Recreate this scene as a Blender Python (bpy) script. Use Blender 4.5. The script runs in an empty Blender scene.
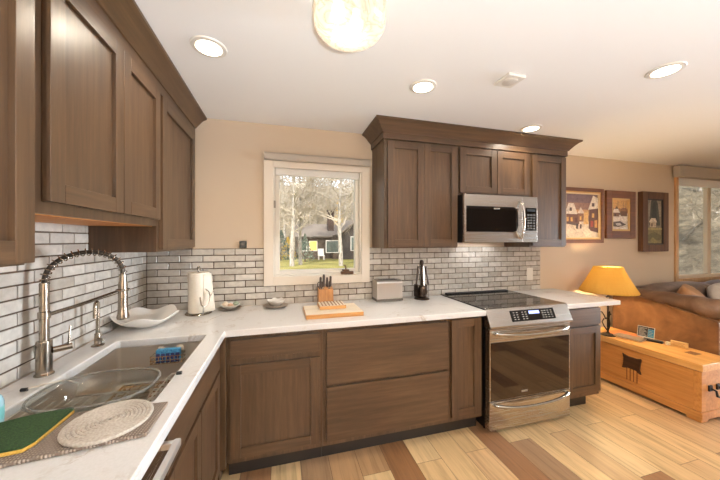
import bpy, bmesh, math, random
from mathutils import Vector, Matrix
random.seed(7)
SC = bpy.context.scene
COL = SC.collection

# ------------------------------------------------------------------ camera, world, sun, fill, exposure
cam_d = bpy.data.cameras.new('camera')
cam = bpy.data.objects.new('camera', cam_d); COL.objects.link(cam)
cam.location = (0.964, -2.437, 1.438)
cam.rotation_euler = (math.pi / 2, 0, -0.2676)
cam_d.sensor_width = 36.0
cam_d.lens = 285.064 / 720 * 36.0
cam_d.clip_start = 0.02; cam_d.clip_end = 500
SC.camera = cam

SC.view_settings.view_transform = 'Standard'
SC.view_settings.look = 'None'
SC.view_settings.gamma = 1.0
SC.view_settings.use_curve_mapping = False
SC.view_settings.exposure = 0.24
try:
    SC.cycles.use_denoising = True
    SC.cycles.max_bounces = 10
    SC.cycles.diffuse_bounces = 6
    SC.cycles.glossy_bounces = 8
    SC.cycles.transparent_max_bounces = 16
    SC.cycles.caustics_reflective = False
    SC.cycles.caustics_refractive = False
    SC.cycles.sample_clamp_indirect = 6.0
except Exception:
    pass

W = bpy.data.worlds.new('sky'); SC.world = W; W.use_nodes = True
nt = W.node_tree; nt.nodes.clear()
sky = nt.nodes.new('ShaderNodeTexSky'); sky.sky_type = 'NISHITA'
sky.sun_disc = False; sky.sun_elevation = math.radians(38); sky.sun_rotation = math.radians(160)
bg = nt.nodes.new('ShaderNodeBackground'); bg.inputs['Strength'].default_value = 0.34
wo = nt.nodes.new('ShaderNodeOutputWorld')
hs = nt.nodes.new('ShaderNodeHueSaturation'); hs.inputs['Saturation'].default_value = 0.35
nt.links.new(sky.outputs[0], hs.inputs['Color']); nt.links.new(hs.outputs[0], bg.inputs[0]); nt.links.new(bg.outputs[0], wo.inputs[0])

def light(name, kind, loc, power, color=(1, 1, 1), rot=(0, 0, 0), **kw):
    d = bpy.data.lights.new(name, kind); d.energy = power; d.color = color
    for k, v in kw.items(): setattr(d, k, v)
    o = bpy.data.objects.new(name, d); o.location = loc; o.rotation_euler = rot
    COL.objects.link(o); return o

def aim(v):
    return Vector(v).to_track_quat('-Z', 'Y').to_euler()

SUN_POWER = 6.2
ADDED_DAY_RIGHT = 40.0
DOWN_POWER = 3.8
PENDANT_POWER = 1.8
CEILING_FILL_POWER = 240.0
LAMP_POWER = 85.0
WARM = (1.0, 0.90, 0.74)
light('sun', 'SUN', (0, -10, 20), SUN_POWER, (1.0, 0.96, 0.88), aim((0.42, 0.72, -0.55)), angle=math.radians(1.0))
# unseen area light added as cool daylight beamed through the right wall opening
light('added_daylight_right', 'AREA', (8.75, -2.7, 1.15), ADDED_DAY_RIGHT, (0.80, 0.90, 1.0), aim((-8.75, 1.3, 0)), shape='RECTANGLE', size=1.5, size_y=2.0, spread=math.radians(44))

# ------------------------------------------------------------------ material helpers
def srgb(r, g, b):
    def f(c):
        c /= 255.0
        return c / 12.92 if c <= 0.04045 else ((c + 0.055) / 1.055) ** 2.4
    return (f(r), f(g), f(b), 1.0)

class N:
    def __init__(self, name):
        self.m = bpy.data.materials.new(name); self.m.use_nodes = True
        self.t = self.m.node_tree
        self.bsdf = self.t.nodes['Principled BSDF']
        self.out = self.t.nodes['Material Output']
    def n(self, typ, **kw):
        x = self.t.nodes.new(typ)
        for k, v in kw.items():
            if hasattr(x, k): setattr(x, k, v)
        return x
    def l(self, a, b): self.t.links.new(a, b)
    def set(self, **kw):
        for k, v in kw.items():
            self.bsdf.inputs[k.replace('_', ' ')].default_value = v
        return self
    def coords(self, scale=(1, 1, 1), kind='Object', rot=(0, 0, 0)):
        tc = self.n('ShaderNodeTexCoord'); mp = self.n('ShaderNodeMapping')
        mp.inputs['Scale'].default_value = scale; mp.inputs['Rotation'].default_value = rot
        self.l(tc.outputs[kind], mp.inputs['Vector']); return mp.outputs[0]
    def noise(self, vec, scale, detail=3, rough=0.55, dist=0.0):
        x = self.n('ShaderNodeTexNoise'); x.inputs['Scale'].default_value = scale
        x.inputs['Detail'].default_value = detail; x.inputs['Roughness'].default_value = rough
        x.inputs['Distortion'].default_value = dist
        if vec is not None: self.l(vec, x.inputs['Vector'])
        return x
    def ramp(self, fac, stops, interp='LINEAR'):
        x = self.n('ShaderNodeValToRGB'); cr = x.color_ramp; cr.interpolation = interp
        while len(cr.elements) < len(stops): cr.elements.new(0.5)
        for e, (p, c) in zip(cr.elements, stops): e.position = p; e.color = c
        self.l(fac, x.inputs[0]); return x
    def mix(self, fac, a, b, mode='MIX'):
        x = self.n('ShaderNodeMix'); x.data_type = 'RGBA'; x.blend_type = mode
        for s, v in ((0, fac), (6, a), (7, b)):
            if hasattr(v, 'type') and not isinstance(v, (tuple, float, int)): self.l(v, x.inputs[s])
            else: x.inputs[s].default_value = v
        return x.outputs[2]
    def bump(self, h, strength=0.2, dist=0.01):
        x = self.n('ShaderNodeBump'); x.inputs['Strength'].default_value = strength
        x.inputs['Distance'].default_value = dist
        self.l(h, x.inputs['Height']); self.l(x.outputs[0], self.bsdf.inputs['Normal'])

MC = {}
def plain(name, col, rough=0.5, metal=0.0, **kw):
    if name in MC: return MC[name]
    k = N(name); k.set(Base_Color=srgb(*col), Roughness=rough, Metallic=metal)
    for a, v in kw.items(): k.bsdf.inputs[a.replace('_', ' ')].default_value = v
    MC[name] = k.m; return k.m

def wood(name, dark, mid, lite, axis='z', rough=0.36, fine=1.0, contrast=1.0, coat=0.0):
    k = N(name)
    s = {'x': (1.6, 26, 26), 'y': (26, 1.6, 26), 'z': (26, 26, 1.6)}[axis]
    v = k.coords(s)
    n1 = k.noise(v, 1.6 * fine, 6, 0.65, 0.25)
    s2 = {'x': (1.0, 5, 5), 'y': (5, 1.0, 5), 'z': (5, 5, 1.0)}[axis]
    n2 = k.noise(k.coords(s2), 1.5, 4, 0.6, 0.8)
    r1 = k.ramp(n1.outputs[0], [(0.2, srgb(*dark)), (0.5, srgb(*mid)), (0.8, srgb(*lite))])
    r2 = k.ramp(n2.outputs[0], [(0.3, (0.80, 0.79, 0.78, 1)), (0.7, (1.12, 1.11, 1.10, 1))])
    c = k.mix(0.85 * contrast, r1.outputs[0], r2.outputs[0], 'MULTIPLY')
    k.l(c, k.bsdf.inputs['Base Color'])
    rr = k.ramp(n2.outputs[0], [(0.3, (rough + 0.04,) * 3 + (1,)), (0.7, (rough - 0.02,) * 3 + (1,))])
    k.l(rr.outputs[0], k.bsdf.inputs['Roughness'])
    k.bsdf.inputs['Coat Weight'].default_value = coat
    k.bsdf.inputs['Specular IOR Level'].default_value = 0.5
    k.bump(n1.outputs[0], 0.02, 0.002)
    return k.m

CAB = ((62, 45, 31), (84, 62, 43), (104, 79, 56))
wz, wx, wy = (wood('stained_cabinet_wood_' + a, *CAB, axis=a) for a in ('z', 'x', 'y'))
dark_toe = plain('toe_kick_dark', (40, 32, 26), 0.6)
dark_gap = plain('cabinet_inner_dark', (52, 40, 30), 0.7)
under_wood = wood('unfinished_maple', (176, 112, 52), (196, 130, 66), (210, 148, 82), 'y', 0.55)

def wall_paint():
    k = N('wall_paint'); v = k.coords()
    n = k.noise(v, 220, 2); k.set(Base_Color=srgb(206, 186, 162), Roughness=0.75)
    k.bump(n.outputs[0], 0.08, 0.002); return k.m
def ceiling_paint():
    k = N('ceiling_paint'); n = k.noise(k.coords(), 90, 3)
    k.set(Base_Color=srgb(240, 238, 236), Roughness=0.8); k.bump(n.outputs[0], 0.12, 0.003); return k.m
m_wall = wall_paint(); m_ceil = ceiling_paint()

def floor_mat():
    k = N('plank_floor')
    v = k.coords(rot=(0, 0, math.pi / 2))          # planks run towards the window wall
    b = k.n('ShaderNodeTexBrick'); b.offset = 0.37; b.offset_frequency = 2; b.squash = 1.0
    k.l(v, b.inputs['Vector'])
    b.inputs['Color1'].default_value = (0, 0, 0, 1); b.inputs['Color2'].default_value = (1, 1, 1, 1)
    b.inputs['Mortar'].default_value = (0.35, 0.35, 0.35, 1)
    b.inputs['Scale'].default_value = 1.0; b.inputs['Mortar Size'].default_value = 0.0012
    b.inputs['Brick Width'].default_value = 1.22; b.inputs['Row Height'].default_value = 0.18
    b.inputs['Bias'].default_value = 0.0
    tone = k.ramp(b.outputs['Color'], [(0.0, srgb(210, 178, 133)), (0.2, srgb(177, 141, 104)), (0.36, srgb(214, 185, 141)),
                                      (0.5, srgb(140, 100, 67)), (0.62, srgb(199, 165, 124)), (0.76, srgb(160, 128, 98)), (0.88, srgb(146, 106, 74))], 'CONSTANT')
    # a shift per plank so the grain does not run on from plank to plank
    tc = k.n('ShaderNodeTexCoord'); vm = k.n('ShaderNodeVectorMath'); vm.operation = 'MULTIPLY_ADD'
    k.l(b.outputs['Color'], vm.inputs[0]); vm.inputs[1].default_value = (7, 13, 3); k.l(tc.outputs['Object'], vm.inputs[2])
    mp = k.n('ShaderNodeMapping'); mp.inputs['Scale'].default_value = (22, 1.3, 1); k.l(vm.outputs[0], mp.inputs[0])
    g = k.noise(mp.outputs[0], 1.5, 6, 0.62, 0.8)
    gr = k.ramp(g.outputs[0], [(0.28, (0.58, 0.54, 0.50, 1)), (0.5, (0.96, 0.95, 0.94, 1)), (0.75, (1.14, 1.13, 1.10, 1))])
    mp2 = k.n('ShaderNodeMapping'); mp2.inputs['Scale'].default_value = (5, 0.9, 1); k.l(vm.outputs[0], mp2.inputs[0])
    g2 = k.noise(mp2.outputs[0], 1.3, 3, 0.5)
    gr2 = k.ramp(g2.outputs[0], [(0.3, (0.82, 0.80, 0.78, 1)), (0.7, (1.10, 1.09, 1.07, 1))])
    c = k.mix(0.9, tone.outputs[0], gr.outputs[0], 'MULTIPLY')
    c = k.mix(0.9, c, gr2.outputs[0], 'MULTIPLY')
    c = k.mix(b.outputs['Fac'], c, srgb(70, 48, 30))
    k.l(c, k.bsdf.inputs['Base Color']); k.set(Roughness=0.36)
    k.bump(g.outputs[0], 0.06, 0.003)
    return k.m
m_floor = floor_mat()

def quartz_mat():
    k = N('white_quartz'); v = k.coords()
    n = k.noise(v, 3.0, 6, 0.6, 1.6)
    vein = k.ramp(n.outputs[0], [(0.47, (0, 0, 0, 1)), (0.495, (1, 1, 1, 1)), (0.52, (0, 0, 0, 1))])
    n2 = k.noise(v, 7, 3); m = k.ramp(n2.outputs[0], [(0.5, (0, 0, 0, 1)), (0.75, (0.9, 0.9, 0.9, 1))])
    f = k.mix(1.0, vein.outputs[0], m.outputs[0], 'MULTIPLY')
    sp = k.noise(v, 160, 2); base = k.ramp(sp.outputs[0], [(0.35, srgb(219, 216, 213)), (0.65, srgb(224, 221, 219))])
    c = k.mix(f, base.outputs[0], srgb(176, 158, 138))
    k.l(c, k.bsdf.inputs['Base Color']); k.set(Roughness=0.16); return k.m
m_quartz = quartz_mat()

def tile_mat():
    k = N('glazed_tile'); g = k.n('ShaderNodeNewGeometry')
    r = k.ramp(g.outputs['Random Per Island'], [(0, srgb(176, 167, 156)), (0.5, srgb(193, 185, 175)), (1, srgb(207, 200, 191))])
    n = k.noise(k.coords(), 28, 4); rr = k.ramp(n.outputs[0], [(0.3, (0.84, 0.83, 0.82, 1)), (0.7, (1.1, 1.1, 1.1, 1))])
    k.l(k.mix(0.9, r.outputs[0], rr.outputs[0], 'MULTIPLY'), k.bsdf.inputs['Base Color'])
    k.set(Roughness=0.16); n2 = k.noise(k.coords(), 22, 2); k.bump(n2.outputs[0], 0.16, 0.006); return k.m
m_tile = tile_mat()
m_grout = plain('grout', (88, 71, 56), 0.9)

def steel(name, col=(196, 188, 178), rough=0.26, axis='x'):
    k = N(name)
    s = {'x': (3, 300, 300), 'y': (300, 3, 300), 'z': (300, 300, 3)}[axis]
    n = k.noise(k.coords(s), 1.0, 2)
    k.set(Base_Color=srgb(*col), Metallic=1.0)
    r = k.ramp(n.outputs[0], [(0.3, (rough - 0.015,) * 3 + (1,)), (0.7, (rough + 0.02,) * 3 + (1,))])
    k.l(r.outputs[0], k.bsdf.inputs['Roughness']); k.bump(n.outputs[0], 0.008, 0.0005); return k.m
m_steel = steel('brushed_steel_x'); m_steel_y = steel('brushed_steel_y', axis='y'); m_sinksteel = steel('sink_steel', (206, 196, 184), 0.42, 'y'); m_sinksteel.node_tree.nodes['Principled BSDF'].inputs['Metallic'].default_value = 0.75
m_nickel = steel('brushed_nickel', (158, 146, 132), 0.24, 'z')
m_chrome = plain('polished_steel', (205, 200, 192), 0.10, 1.0)
m_blackglass = plain('black_glass', (14, 12, 12), 0.05)
m_black = plain('black_plastic', (20, 19, 19), 0.4)
m_iron = plain('dark_iron', (44, 34, 28), 0.5, 0.6)
m_white = plain('white_paint', (226, 220, 210), 0.45)
m_casing = plain('casing_paint', (226, 214, 198), 0.45)
m_ceramic = plain('white_ceramic', (226, 220, 212), 0.22)
def emit(name, col, s):
    k = N(name); k.set(Base_Color=srgb(*col), Roughness=0.5)
    k.bsdf.inputs['Emission Color'].default_value = srgb(*col); k.bsdf.inputs['Emission Strength'].default_value = s
    return k.m
def glass_thin(name, tint=(1, 1, 1), refl=1.0):
    k = N(name); k.t.nodes.remove(k.bsdf)
    tr = k.n('ShaderNodeBsdfTransparent'); tr.inputs[0].default_value = (*tint, 1)
    gl = k.n('ShaderNodeBsdfGlossy'); gl.inputs['Roughness'].default_value = 0.02
    lw = k.n('ShaderNodeLayerWeight'); pw = k.n('ShaderNodeMath'); pw.operation = 'POWER'; pw.inputs[1].default_value = 5.0
    k.l(lw.outputs['Facing'], pw.inputs[0])
    mm = k.n('ShaderNodeMath'); mm.operation = 'MULTIPLY_ADD'; mm.inputs[1].default_value = 0.9; mm.inputs[2].default_value = 0.04 * refl
    k.l(pw.outputs[0], mm.inputs[0])
    mx = k.n('ShaderNodeMixShader'); k.l(mm.outputs[0], mx.inputs[0]); k.l(tr.outputs[0], mx.inputs[1]); k.l(gl.outputs[0], mx.inputs[2])
    k.l(mx.outputs[0], k.out.inputs[0]); return k.m
m_pane = glass_thin('window_glass', (1, 1, 1), 0.6)
m_dishglass = glass_thin('clear_dish_glass', (0.86, 0.87, 0.85), 1.6)

# ------------------------------------------------------------------ geometry helpers
class B:
    def __init__(self): self.bm = bmesh.new(); self.mi = 0
    def mat(self, i): self.mi = i; return self
    def _tag(self, faces):
        for f in faces: f.material_index = self.mi
    def box(self, x0, x1, y0, y1, z0, z1, bev=0.0, seg=2, M=None):
        bm = self.bm
        vs = [bm.verts.new((x, y, z)) for x in (x0, x1) for y in (y0, y1) for z in (z0, z1)]
        idx = [(0, 1, 3, 2), (4, 6, 7, 5), (0, 4, 5, 1), (2, 3, 7, 6), (0, 2, 6, 4), (1, 5, 7, 3)]
        fs = [bm.faces.new([vs[i] for i in q]) for q in idx]
        self._tag(fs)
        allv = set(vs)
        if bev > 0:
            es = list({e for f in fs for e in f.edges})
            r = bmesh.ops.bevel(bm, geom=es, offset=bev, segments=seg, profile=0.5, affect='EDGES', clamp_overlap=True)
            self._tag(r['faces']); allv = {v for v in allv if v.is_valid} | {v for f in r['faces'] for v in f.verts}
        if M is not None:
            for v in allv: v.co = M @ v.co
        return self
    def prism(self, pts, axis, a, b, bev=0.0, M=None):
        """pts 2D polygon in the two remaining axes (x,y order kept), extruded from a to b along axis"""
        def p3(p, t):
            return {'x': (t, p[0], p[1]), 'y': (p[0], t, p[1]), 'z': (p[0], p[1], t)}[axis]
        bm = self.bm
        A = [bm.verts.new(p3(p, a)) for p in pts]; Bv = [bm.verts.new(p3(p, b)) for p in pts]
        fs = [bm.faces.new(A), bm.faces.new(Bv)]
        n = len(pts)
        for i in range(n): fs.append(bm.faces.new((A[i], A[(i + 1) % n], Bv[(i + 1) % n], Bv[i])))
        self._tag(fs); bmesh.ops.recalc_face_normals(bm, faces=fs)
        allv = set(A + Bv)
        if bev > 0:
            es = list({e for f in fs for e in f.edges})
            r = bmesh.ops.bevel(bm, geom=es, offset=bev, segments=2, profile=0.5, affect='EDGES', clamp_overlap=True)
            self._tag(r['faces']); allv = {v for v in allv if v.is_valid} | {v for f in r['faces'] for v in f.verts}
        if M is not None:
            for v in allv: v.co = M @ v.co
        return self
    def tube(self, pts, r, seg=10, cap=True, closed=False):
        bm = self.bm; pts = [Vector(p) for p in pts]; n = len(pts)
        rs = r if isinstance(r, (list, tuple)) else [r] * n
        tang = []
        for i in range(n):
            if closed: t = pts[(i + 1) % n] - pts[i - 1]
            else: t = pts[min(i + 1, n - 1)] - pts[max(i - 1, 0)]
            tang.append(t.normalized() if t.length > 1e-9 else Vector((0, 0, 1)))
        up = Vector((0, 0, 1)) if abs(tang[0].z) < 0.9 else Vector((1, 0, 0))
        nrm = tang[0].cross(up).normalized(); rings = []
        for i in range(n):
            t = tang[i]; nrm = (nrm - t * nrm.dot(t))
            nrm = nrm.normalized() if nrm.length > 1e-6 else t.orthogonal().normalized()
            bn = t.cross(nrm)
            rings.append([bm.verts.new(pts[i] + (nrm * math.cos(2 * math.pi * j / seg) + bn * math.sin(2 * math.pi * j / seg)) * rs[i]) for j in range(seg)])
        fs = []
        for i in range(n if closed else n - 1):
            a, b = rings[i], rings[(i + 1) % n]
            for j in range(seg): fs.append(bm.faces.new((a[j], a[(j + 1) % seg], b[(j + 1) % seg], b[j])))
        if cap and not closed:
            fs.append(bm.faces.new(list(reversed(rings[0])))); fs.append(bm.faces.new(rings[-1]))
        self._tag(fs); return self
    def cyl(self, p0, p1, r, seg=24): return self.tube([p0, p1], r, seg)
    def lathe(self, c, prof, seg=32, axis='z', sx=1.0, sy=1.0, wob=None):
        """prof list of (radius, height); c centre"""
        bm = self.bm; c = Vector(c); rings = []
        for (r, h) in prof:
            ring = []
            for j in range(seg):
                a = 2 * math.pi * j / seg; k = 1.0; dh = 0.0
                if wob: k, dh = wob(a, r, h)
                p = Vector((r * k * sx * math.cos(a), r * k * sy * math.sin(a), h + dh))
                if axis == 'y': p = Vector((p.x, -p.z, p.y))
                if axis == 'x': p = Vector((p.z, p.x, p.y))
                ring.append(bm.verts.new(c + p))
            rings.append(ring)
        fs = []
        for i in range(len(rings) - 1):
            for j in range(seg):
                fs.append(bm.faces.new((rings[i][j], rings[i][(j + 1) % seg], rings[i + 1][(j + 1) % seg], rings[i + 1][j])))
        if prof[0][0] > 1e-6: fs.append(bm.faces.new(list(reversed(rings[0]))))
        if prof[-1][0] > 1e-6: fs.append(bm.faces.new(rings[-1]))
        self._tag(fs); bmesh.ops.remove_doubles(bm, verts=[v for r in (rings[0], rings[-1]) for v in r], dist=1e-6)
        return self
    def quad(self, *p):
        f = self.bm.faces.new([self.bm.verts.new(q) for q in p]); self._tag([f]); return self
    def ico(self, c, r, sub=2, scale=(1, 1, 1), noise=0.0, rnd=random):
        M = Matrix.Translation(c) @ Matrix.Diagonal((*scale, 1))
        g = bmesh.ops.create_icosphere(self.bm, subdivisions=sub, radius=r, matrix=M)
        fs = {f for v in g['verts'] for f in v.link_faces}; self._tag(fs)
        if noise:
            for v in g['verts']: v.co += (v.co - Vector(c)) * rnd.uniform(-noise, noise)
        return self
    def build(self, name, mats, parent=None, loc=None, sharp=35, kind=None):
        bm = self.bm; me = bpy.data.meshes.new(name)
        if not isinstance(mats, (list, tuple)): mats = [mats]
        off = Vector(parent.matrix_basis.translation) if parent is not None else Vector(loc or (0, 0, 0))
        if parent is not None and parent.parent is not None: off = off + Vector(parent.parent.matrix_basis.translation)
        bm.normal_update()
        for v in bm.verts: v.co -= off
        ca = math.radians(sharp)
        for f in bm.faces: f.smooth = True
        for e in bm.edges:
            if len(e.link_faces) == 2: e.smooth = e.calc_face_angle(0) < ca
        bm.to_mesh(me); bm.free()
        for m in mats: me.materials.append(m)
        o = bpy.data.objects.new(name, me); COL.objects.link(o)
        if parent is not None: o.parent = parent
        else: o.location = off
        if kind: o['kind'] = kind
        if sharp < 60:
            w = o.modifiers.new('normals', 'WEIGHTED_NORMAL'); w.mode = 'FACE_AREA'; w.weight = 100; w.keep_sharp = True
        return o

def thing(name, label, cat, loc=(0, 0, 0), group=None):
    o = bpy.data.objects.new(name, None); COL.objects.link(o); o.location = loc
    o.empty_display_size = 0.05
    o['label'] = label; o['category'] = cat
    if group: o['group'] = group
    return o
def tag(o, label, cat, group=None):
    o['label'] = label; o['category'] = cat
    if group: o['group'] = group
    return o
def struct(o):
    o['kind'] = 'structure'; return o
def copy_tree(o, parent=None):
    c = o.copy(); COL.objects.link(c)
    if parent: c.parent = parent
    for ch in list(o.children): copy_tree(ch, c)
    return c

def clip_rect_wall(b, x0, x1, z0, z1, holes, y0, y1):
    """wall along x between y0,y1 with rectangular holes (hx0,hx1,hz0,hz1)"""
    xs = sorted({x0, x1, *[h[0] for h in holes], *[h[1] for h in holes]})
    for a, c in zip(xs[:-1], xs[1:]):
        hs = [h for h in holes if h[0] <= a + 1e-6 and h[1] >= c - 1e-6]
        segs = [(z0, z1)]
        for h in hs:
            segs = [s for (p, q) in segs for s in ((p, min(q, h[2])), (max(p, h[3]), q)) if s[1] - s[0] > 1e-4]
        for p, q in segs: b.box(a, c, y0, y1, p, q)

# ------------------------------------------------------------------ room shell
H = 2.38; XR = 8.6; YB = -5.6
struct(B().box(-0.15, XR + 0.15, YB - 0.15, 0.15, -0.12, 0).build('floor', m_floor))
struct(B().box(-0.15, XR + 0.15, YB - 0.15, 0.15, H, H + 0.25).build('ceiling', m_ceil))
WIN1 = (0.895, 1.645, 1.135, 2.055)
WIN2 = (5.80, 8.10, 0.93, 2.24)
b = B(); clip_rect_wall(b, -0.15, XR + 0.15, 0, H, [WIN1, WIN2], 0, 0.15); struct(b.build('wall_back', m_wall))
struct(B().box(-0.15, 0, YB - 0.15, 0, 0, H).build('wall_left', m_wall))
b = B()
b.box(XR, XR + .15, YB, -3.5, 0, H).box(XR, XR + .15, -1.9, 0, 0, H).box(XR, XR + .15, -3.5, -1.9, 2.2, H)
struct(b.build('wall_right', m_wall))
struct(B().box(0, XR, YB - .15, YB, 0, H).build('wall_rear', m_wall))
struct(B().box(3.62, 5.9, -0.014, 0, 0, 0.09, 0.004).build('baseboard_back', m_casing))
b = B().box(XR - .014, XR, -1.9, 0, 0, .09, .004); struct(b.build('baseboard_right', m_casing))

# backsplash tiles (one pattern: part of the wall's finish)
def backsplash(name, plane, length, rows_fn):
    b = B(); P = 0.15267; RH = 0.0509; g = 0.0062
    rnd = random.Random(3)
    nrow = 12 if plane == 'x' else 9
    def put(a0, a1, z0, z1):
        # a runs along the wall; slight tilt of every tile as in handmade ware
        t = [rnd.uniform(-0.0007, 0.0007) for _ in range(4)]
        d = 0.008
        if plane == 'y':
            M = Matrix.Identity(4); b.mat(0)
            n0 = len(b.bm.verts); b.box(a0, a1, -d, -0.002, z0, z1, 0.0016, 1)
            c = ((a0 + a1) / 2, (z0 + z1) / 2)
            b.bm.verts.ensure_lookup_table()
            for v in b.bm.verts[n0:]:
                if v.co.y < -0.004: v.co.y += (v.co.x - c[0]) * t[0] * 14 + (v.co.z - c[1]) * t[1] * 30
        else:
            b.mat(0); n0 = len(b.bm.verts); b.box(0.002, d, -a1, -a0, z0, z1, 0.0016, 1)
            c = (-(a0 + a1) / 2, (z0 + z1) / 2)
            b.bm.verts.ensure_lookup_table()
            for v in b.bm.verts[n0:]:
                if v.co.x > 0.004: v.co.x += (v.co.y - c[0]) * t[0] * 14 + (v.co.z - c[1]) * t[1] * 30
    for k in range(nrow):
        z0 = 0.9145 + k * RH; z1 = z0 + RH - g
        for (lo, hi) in rows_fn(k, z0, z1):
            x = -P + (P / 2 if k % 2 else 0.0)
            while x < hi:
                a0, a1 = max(x, lo), min(x + P - g, hi)
                if a1 - a0 > 0.012: put(a0, a1, z0, z1)
                x += P
    return b
def rows_back(k, z0, z1):
    if z0 > 1.05: return [(0.01, 0.822), (1.718, 3.63)]
    return [(0.01, 3.63)]
b = backsplash('t', 'y', 3.63, rows_back)
b.mat(1).box(0, 3.63, -0.0025, -0.0001, 0.9142, 1.064)
b.box(0, 0.822, -0.0025, -0.0001, 1.064, 1.371).box(1.718, 3.63, -0.0025, -0.0001, 1.064, 1.371)
struct(b.build('trim_1', [m_tile, m_grout]))
def rows_left(k, z0, z1):
    if z0 > 1.36: return [(0.66, 1.47)]
    return [(0.01, 2.6)]
b = backsplash('t', 'x', 2.6, rows_left)
b.mat(1).box(0.0001, 0.0025, -2.6, 0, 0.9142, 1.371).box(0.0001, 0.0025, -1.47, -0.66, 1.371, 1.52)
struct(b.build('trim_2', [m_tile, m_grout]))

# ------------------------------------------------------------------ kitchen window
t = struct(thing('window_1', 'kitchen window', 'window', (1.27, 0, 1.065))); del t['label']; del t['category']
b = B()
for (x0, x1, z0, z1) in ((0.824, 0.897, 1.065, 2.085), (1.643, 1.716, 1.065, 2.085), (0.897, 1.643, 1.065, 1.137), (0.897, 1.643, 2.03, 2.085)):
    b.box(x0, x1, -0.022, -0.0003, z0, z1, 0.003)
b.build('casing', m_casing, t)
b = B()
for (x0, x1, z0, z1) in ((0.895, 0.91, 1.135, 2.055), (1.63, 1.645, 1.135, 2.055), (0.91, 1.63, 1.135, 1.15), (0.91, 1.63, 2.04, 2.055)):
    b.box(x0, x1, 0.0, 0.14, z0, z1)
b.build('jamb', m_white, t)
b = B()
for (x0, x1, z0, z1) in ((0.91, 0.948, 1.15, 2.04), (1.595, 1.63, 1.15, 2.04), (0.948, 1.595, 1.15, 1.185), (0.948, 1.595, 2.005, 2.04)):
    b.box(x0, x1, 0.035, 0.085, z0, z1, 0.004)
sash = b.build('sash', m_white, t)
B().box(0.946, 1.597, 0.058, 0.062, 1.183, 2.007).build('pane', m_pane, sash)
b = B().box(0.893, 0.905, 0.004, 0.022, 1.69, 1.80, 0.003).box(0.9, 0.915, -0.012, 0.008, 1.70, 1.76, 0.003)
b.build('latch', plain('latch_grey', (150, 140, 128), 0.4), t)
m_bronze = plain('crank_bronze', (92, 66, 48), 0.4, 0.5)
b = B().box(1.455, 1.565, -0.04, -0.0, 1.143, 1.168, 0.006).box(1.475, 1.53, -0.03, 0.03, 1.165, 1.185, 0.006)
b.tube([(1.50, -0.02, 1.18), (1.495, -0.035, 1.205), (1.485, -0.04, 1.222)], 0.006)
b.build('crank', m_bronze, t)

sh = thing('roller_shade', 'grey cassette roller shade across the top of the kitchen window', 'shade', (1.27, 0, 2.085))
m_shadebox = plain('shade_cassette', (176, 164, 150), 0.45)
b = B().prism([(-0.062, 2.09), (-0.062, 2.125), (-0.052, 2.142), (-0.0225, 2.142), (-0.0225, 2.082), (-0.055, 2.082)], 'x', 0.828, 1.712, 0.002)
b.build('cassette', m_shadebox, sh)
b = B().box(0.915, 1.625, 0.012, 0.026, 1.985, 2.039, 0.004); b.box(0.915, 1.625, 0.008, 0.028, 1.975, 1.99, 0.004)
b.build('fabric', plain('shade_fabric', (232, 230, 226), 0.7), sh)

# ------------------------------------------------------------------ living room window
t = struct(thing('window_2', '', '', (6.95, 0, 0.93))); del t['label']; del t['category']
m_oak = wood('oak_casing', (176, 132, 88), (196, 154, 108), (212, 172, 126), 'z', 0.45)
b = B()
for (x0, x1, z0, z1) in ((5.765, 5.815, 0.88, 2.24), (8.085, 8.135, 0.88, 2.24), (5.815, 8.085, 0.88, 0.945)):
    b.box(x0, x1, -0.022, -0.0003, z0, z1, 0.003)
b.build('casing', m_oak, t)
b = B()
for (x0, x1, z0, z1) in ((5.80, 5.86, 0.93, 2.24), (8.04, 8.10, 0.93, 2.24), (5.86, 8.04, 0.93, 0.985), (5.86, 8.04, 2.19, 2.24), (6.50, 6.575, 0.985, 2.19)):
    b.box(x0, x1, 0.03, 0.075, z0, z1, 0.005)
fr = b.build('frame', plain('almond_frame', (204, 184, 156), 0.5), t)
B().box(5.855, 6.505, 0.055, 0.059, 0.98, 2.195).build('pane', m_pane, fr)
B().box(6.57, 8.045, 0.055, 0.059, 0.98, 2.195).build('pane', m_pane, fr)
sh = thing('roller_shade', 'grey boxed shade above the living room window beside the pictures', 'shade', (6.9, 0, 2.2))
B().box(5.70, 8.2, -0.10, -0.0235, 2.225, 2.365, 0.008).build('cassette', m_shadebox, sh)
B().box(5.83, 8.07, -0.016, -0.004, 2.13, 2.24, 0.003).build('fabric', plain('shade_fabric', (232, 230, 226), 0.7), sh)

# ------------------------------------------------------------------ cabinets
def shaker(b, axis, s0, s1, z0, z1, f, out, st=0.058, th=0.02, rec=0.012):
    """five-piece door. axis 'y': front faces -y at y=f ; axis 'x': front faces +x at x=f. slots 0 vertical grain 1 horizontal grain"""
    def bx(a0, a1, c0, c1, d0, d1, bev):
        if axis == 'y': b.box(a0, a1, f + d0, f + d1, c0, c1, bev)
        else: b.box(f - d1, f - d0, a0, a1, c0, c1, bev)
    b.mat(0); bx(s0, s0 + st, z0, z1, 0, th, 0.0022); bx(s1 - st, s1, z0, z1, 0, th, 0.0022)
    b.mat(1); bx(s0 + st, s1 - st, z0, z0 + st, 0, th, 0.0018); bx(s0 + st, s1 - st, z1 - st, z1, 0, th, 0.0018)
    b.mat(0); bx(s0 + st - .004, s1 - st + .004, z0 + st - .004, z1 - st + .004, rec, th - 0.001, 0)
    return b
def slab(b, axis, s0, s1, z0, z1, f, th=0.02, mat=1):
    b.mat(mat)
    if axis == 'y': b.box(s0, s1, f, f + th, z0, z1, 0.003)
    else: b.box(f - th, f, s0, s1, z0, z1, 0.003)
    return b
MY = [wz, wx, dark_gap, under_wood]; MX = [wz, wy, dark_gap, under_wood]

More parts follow.
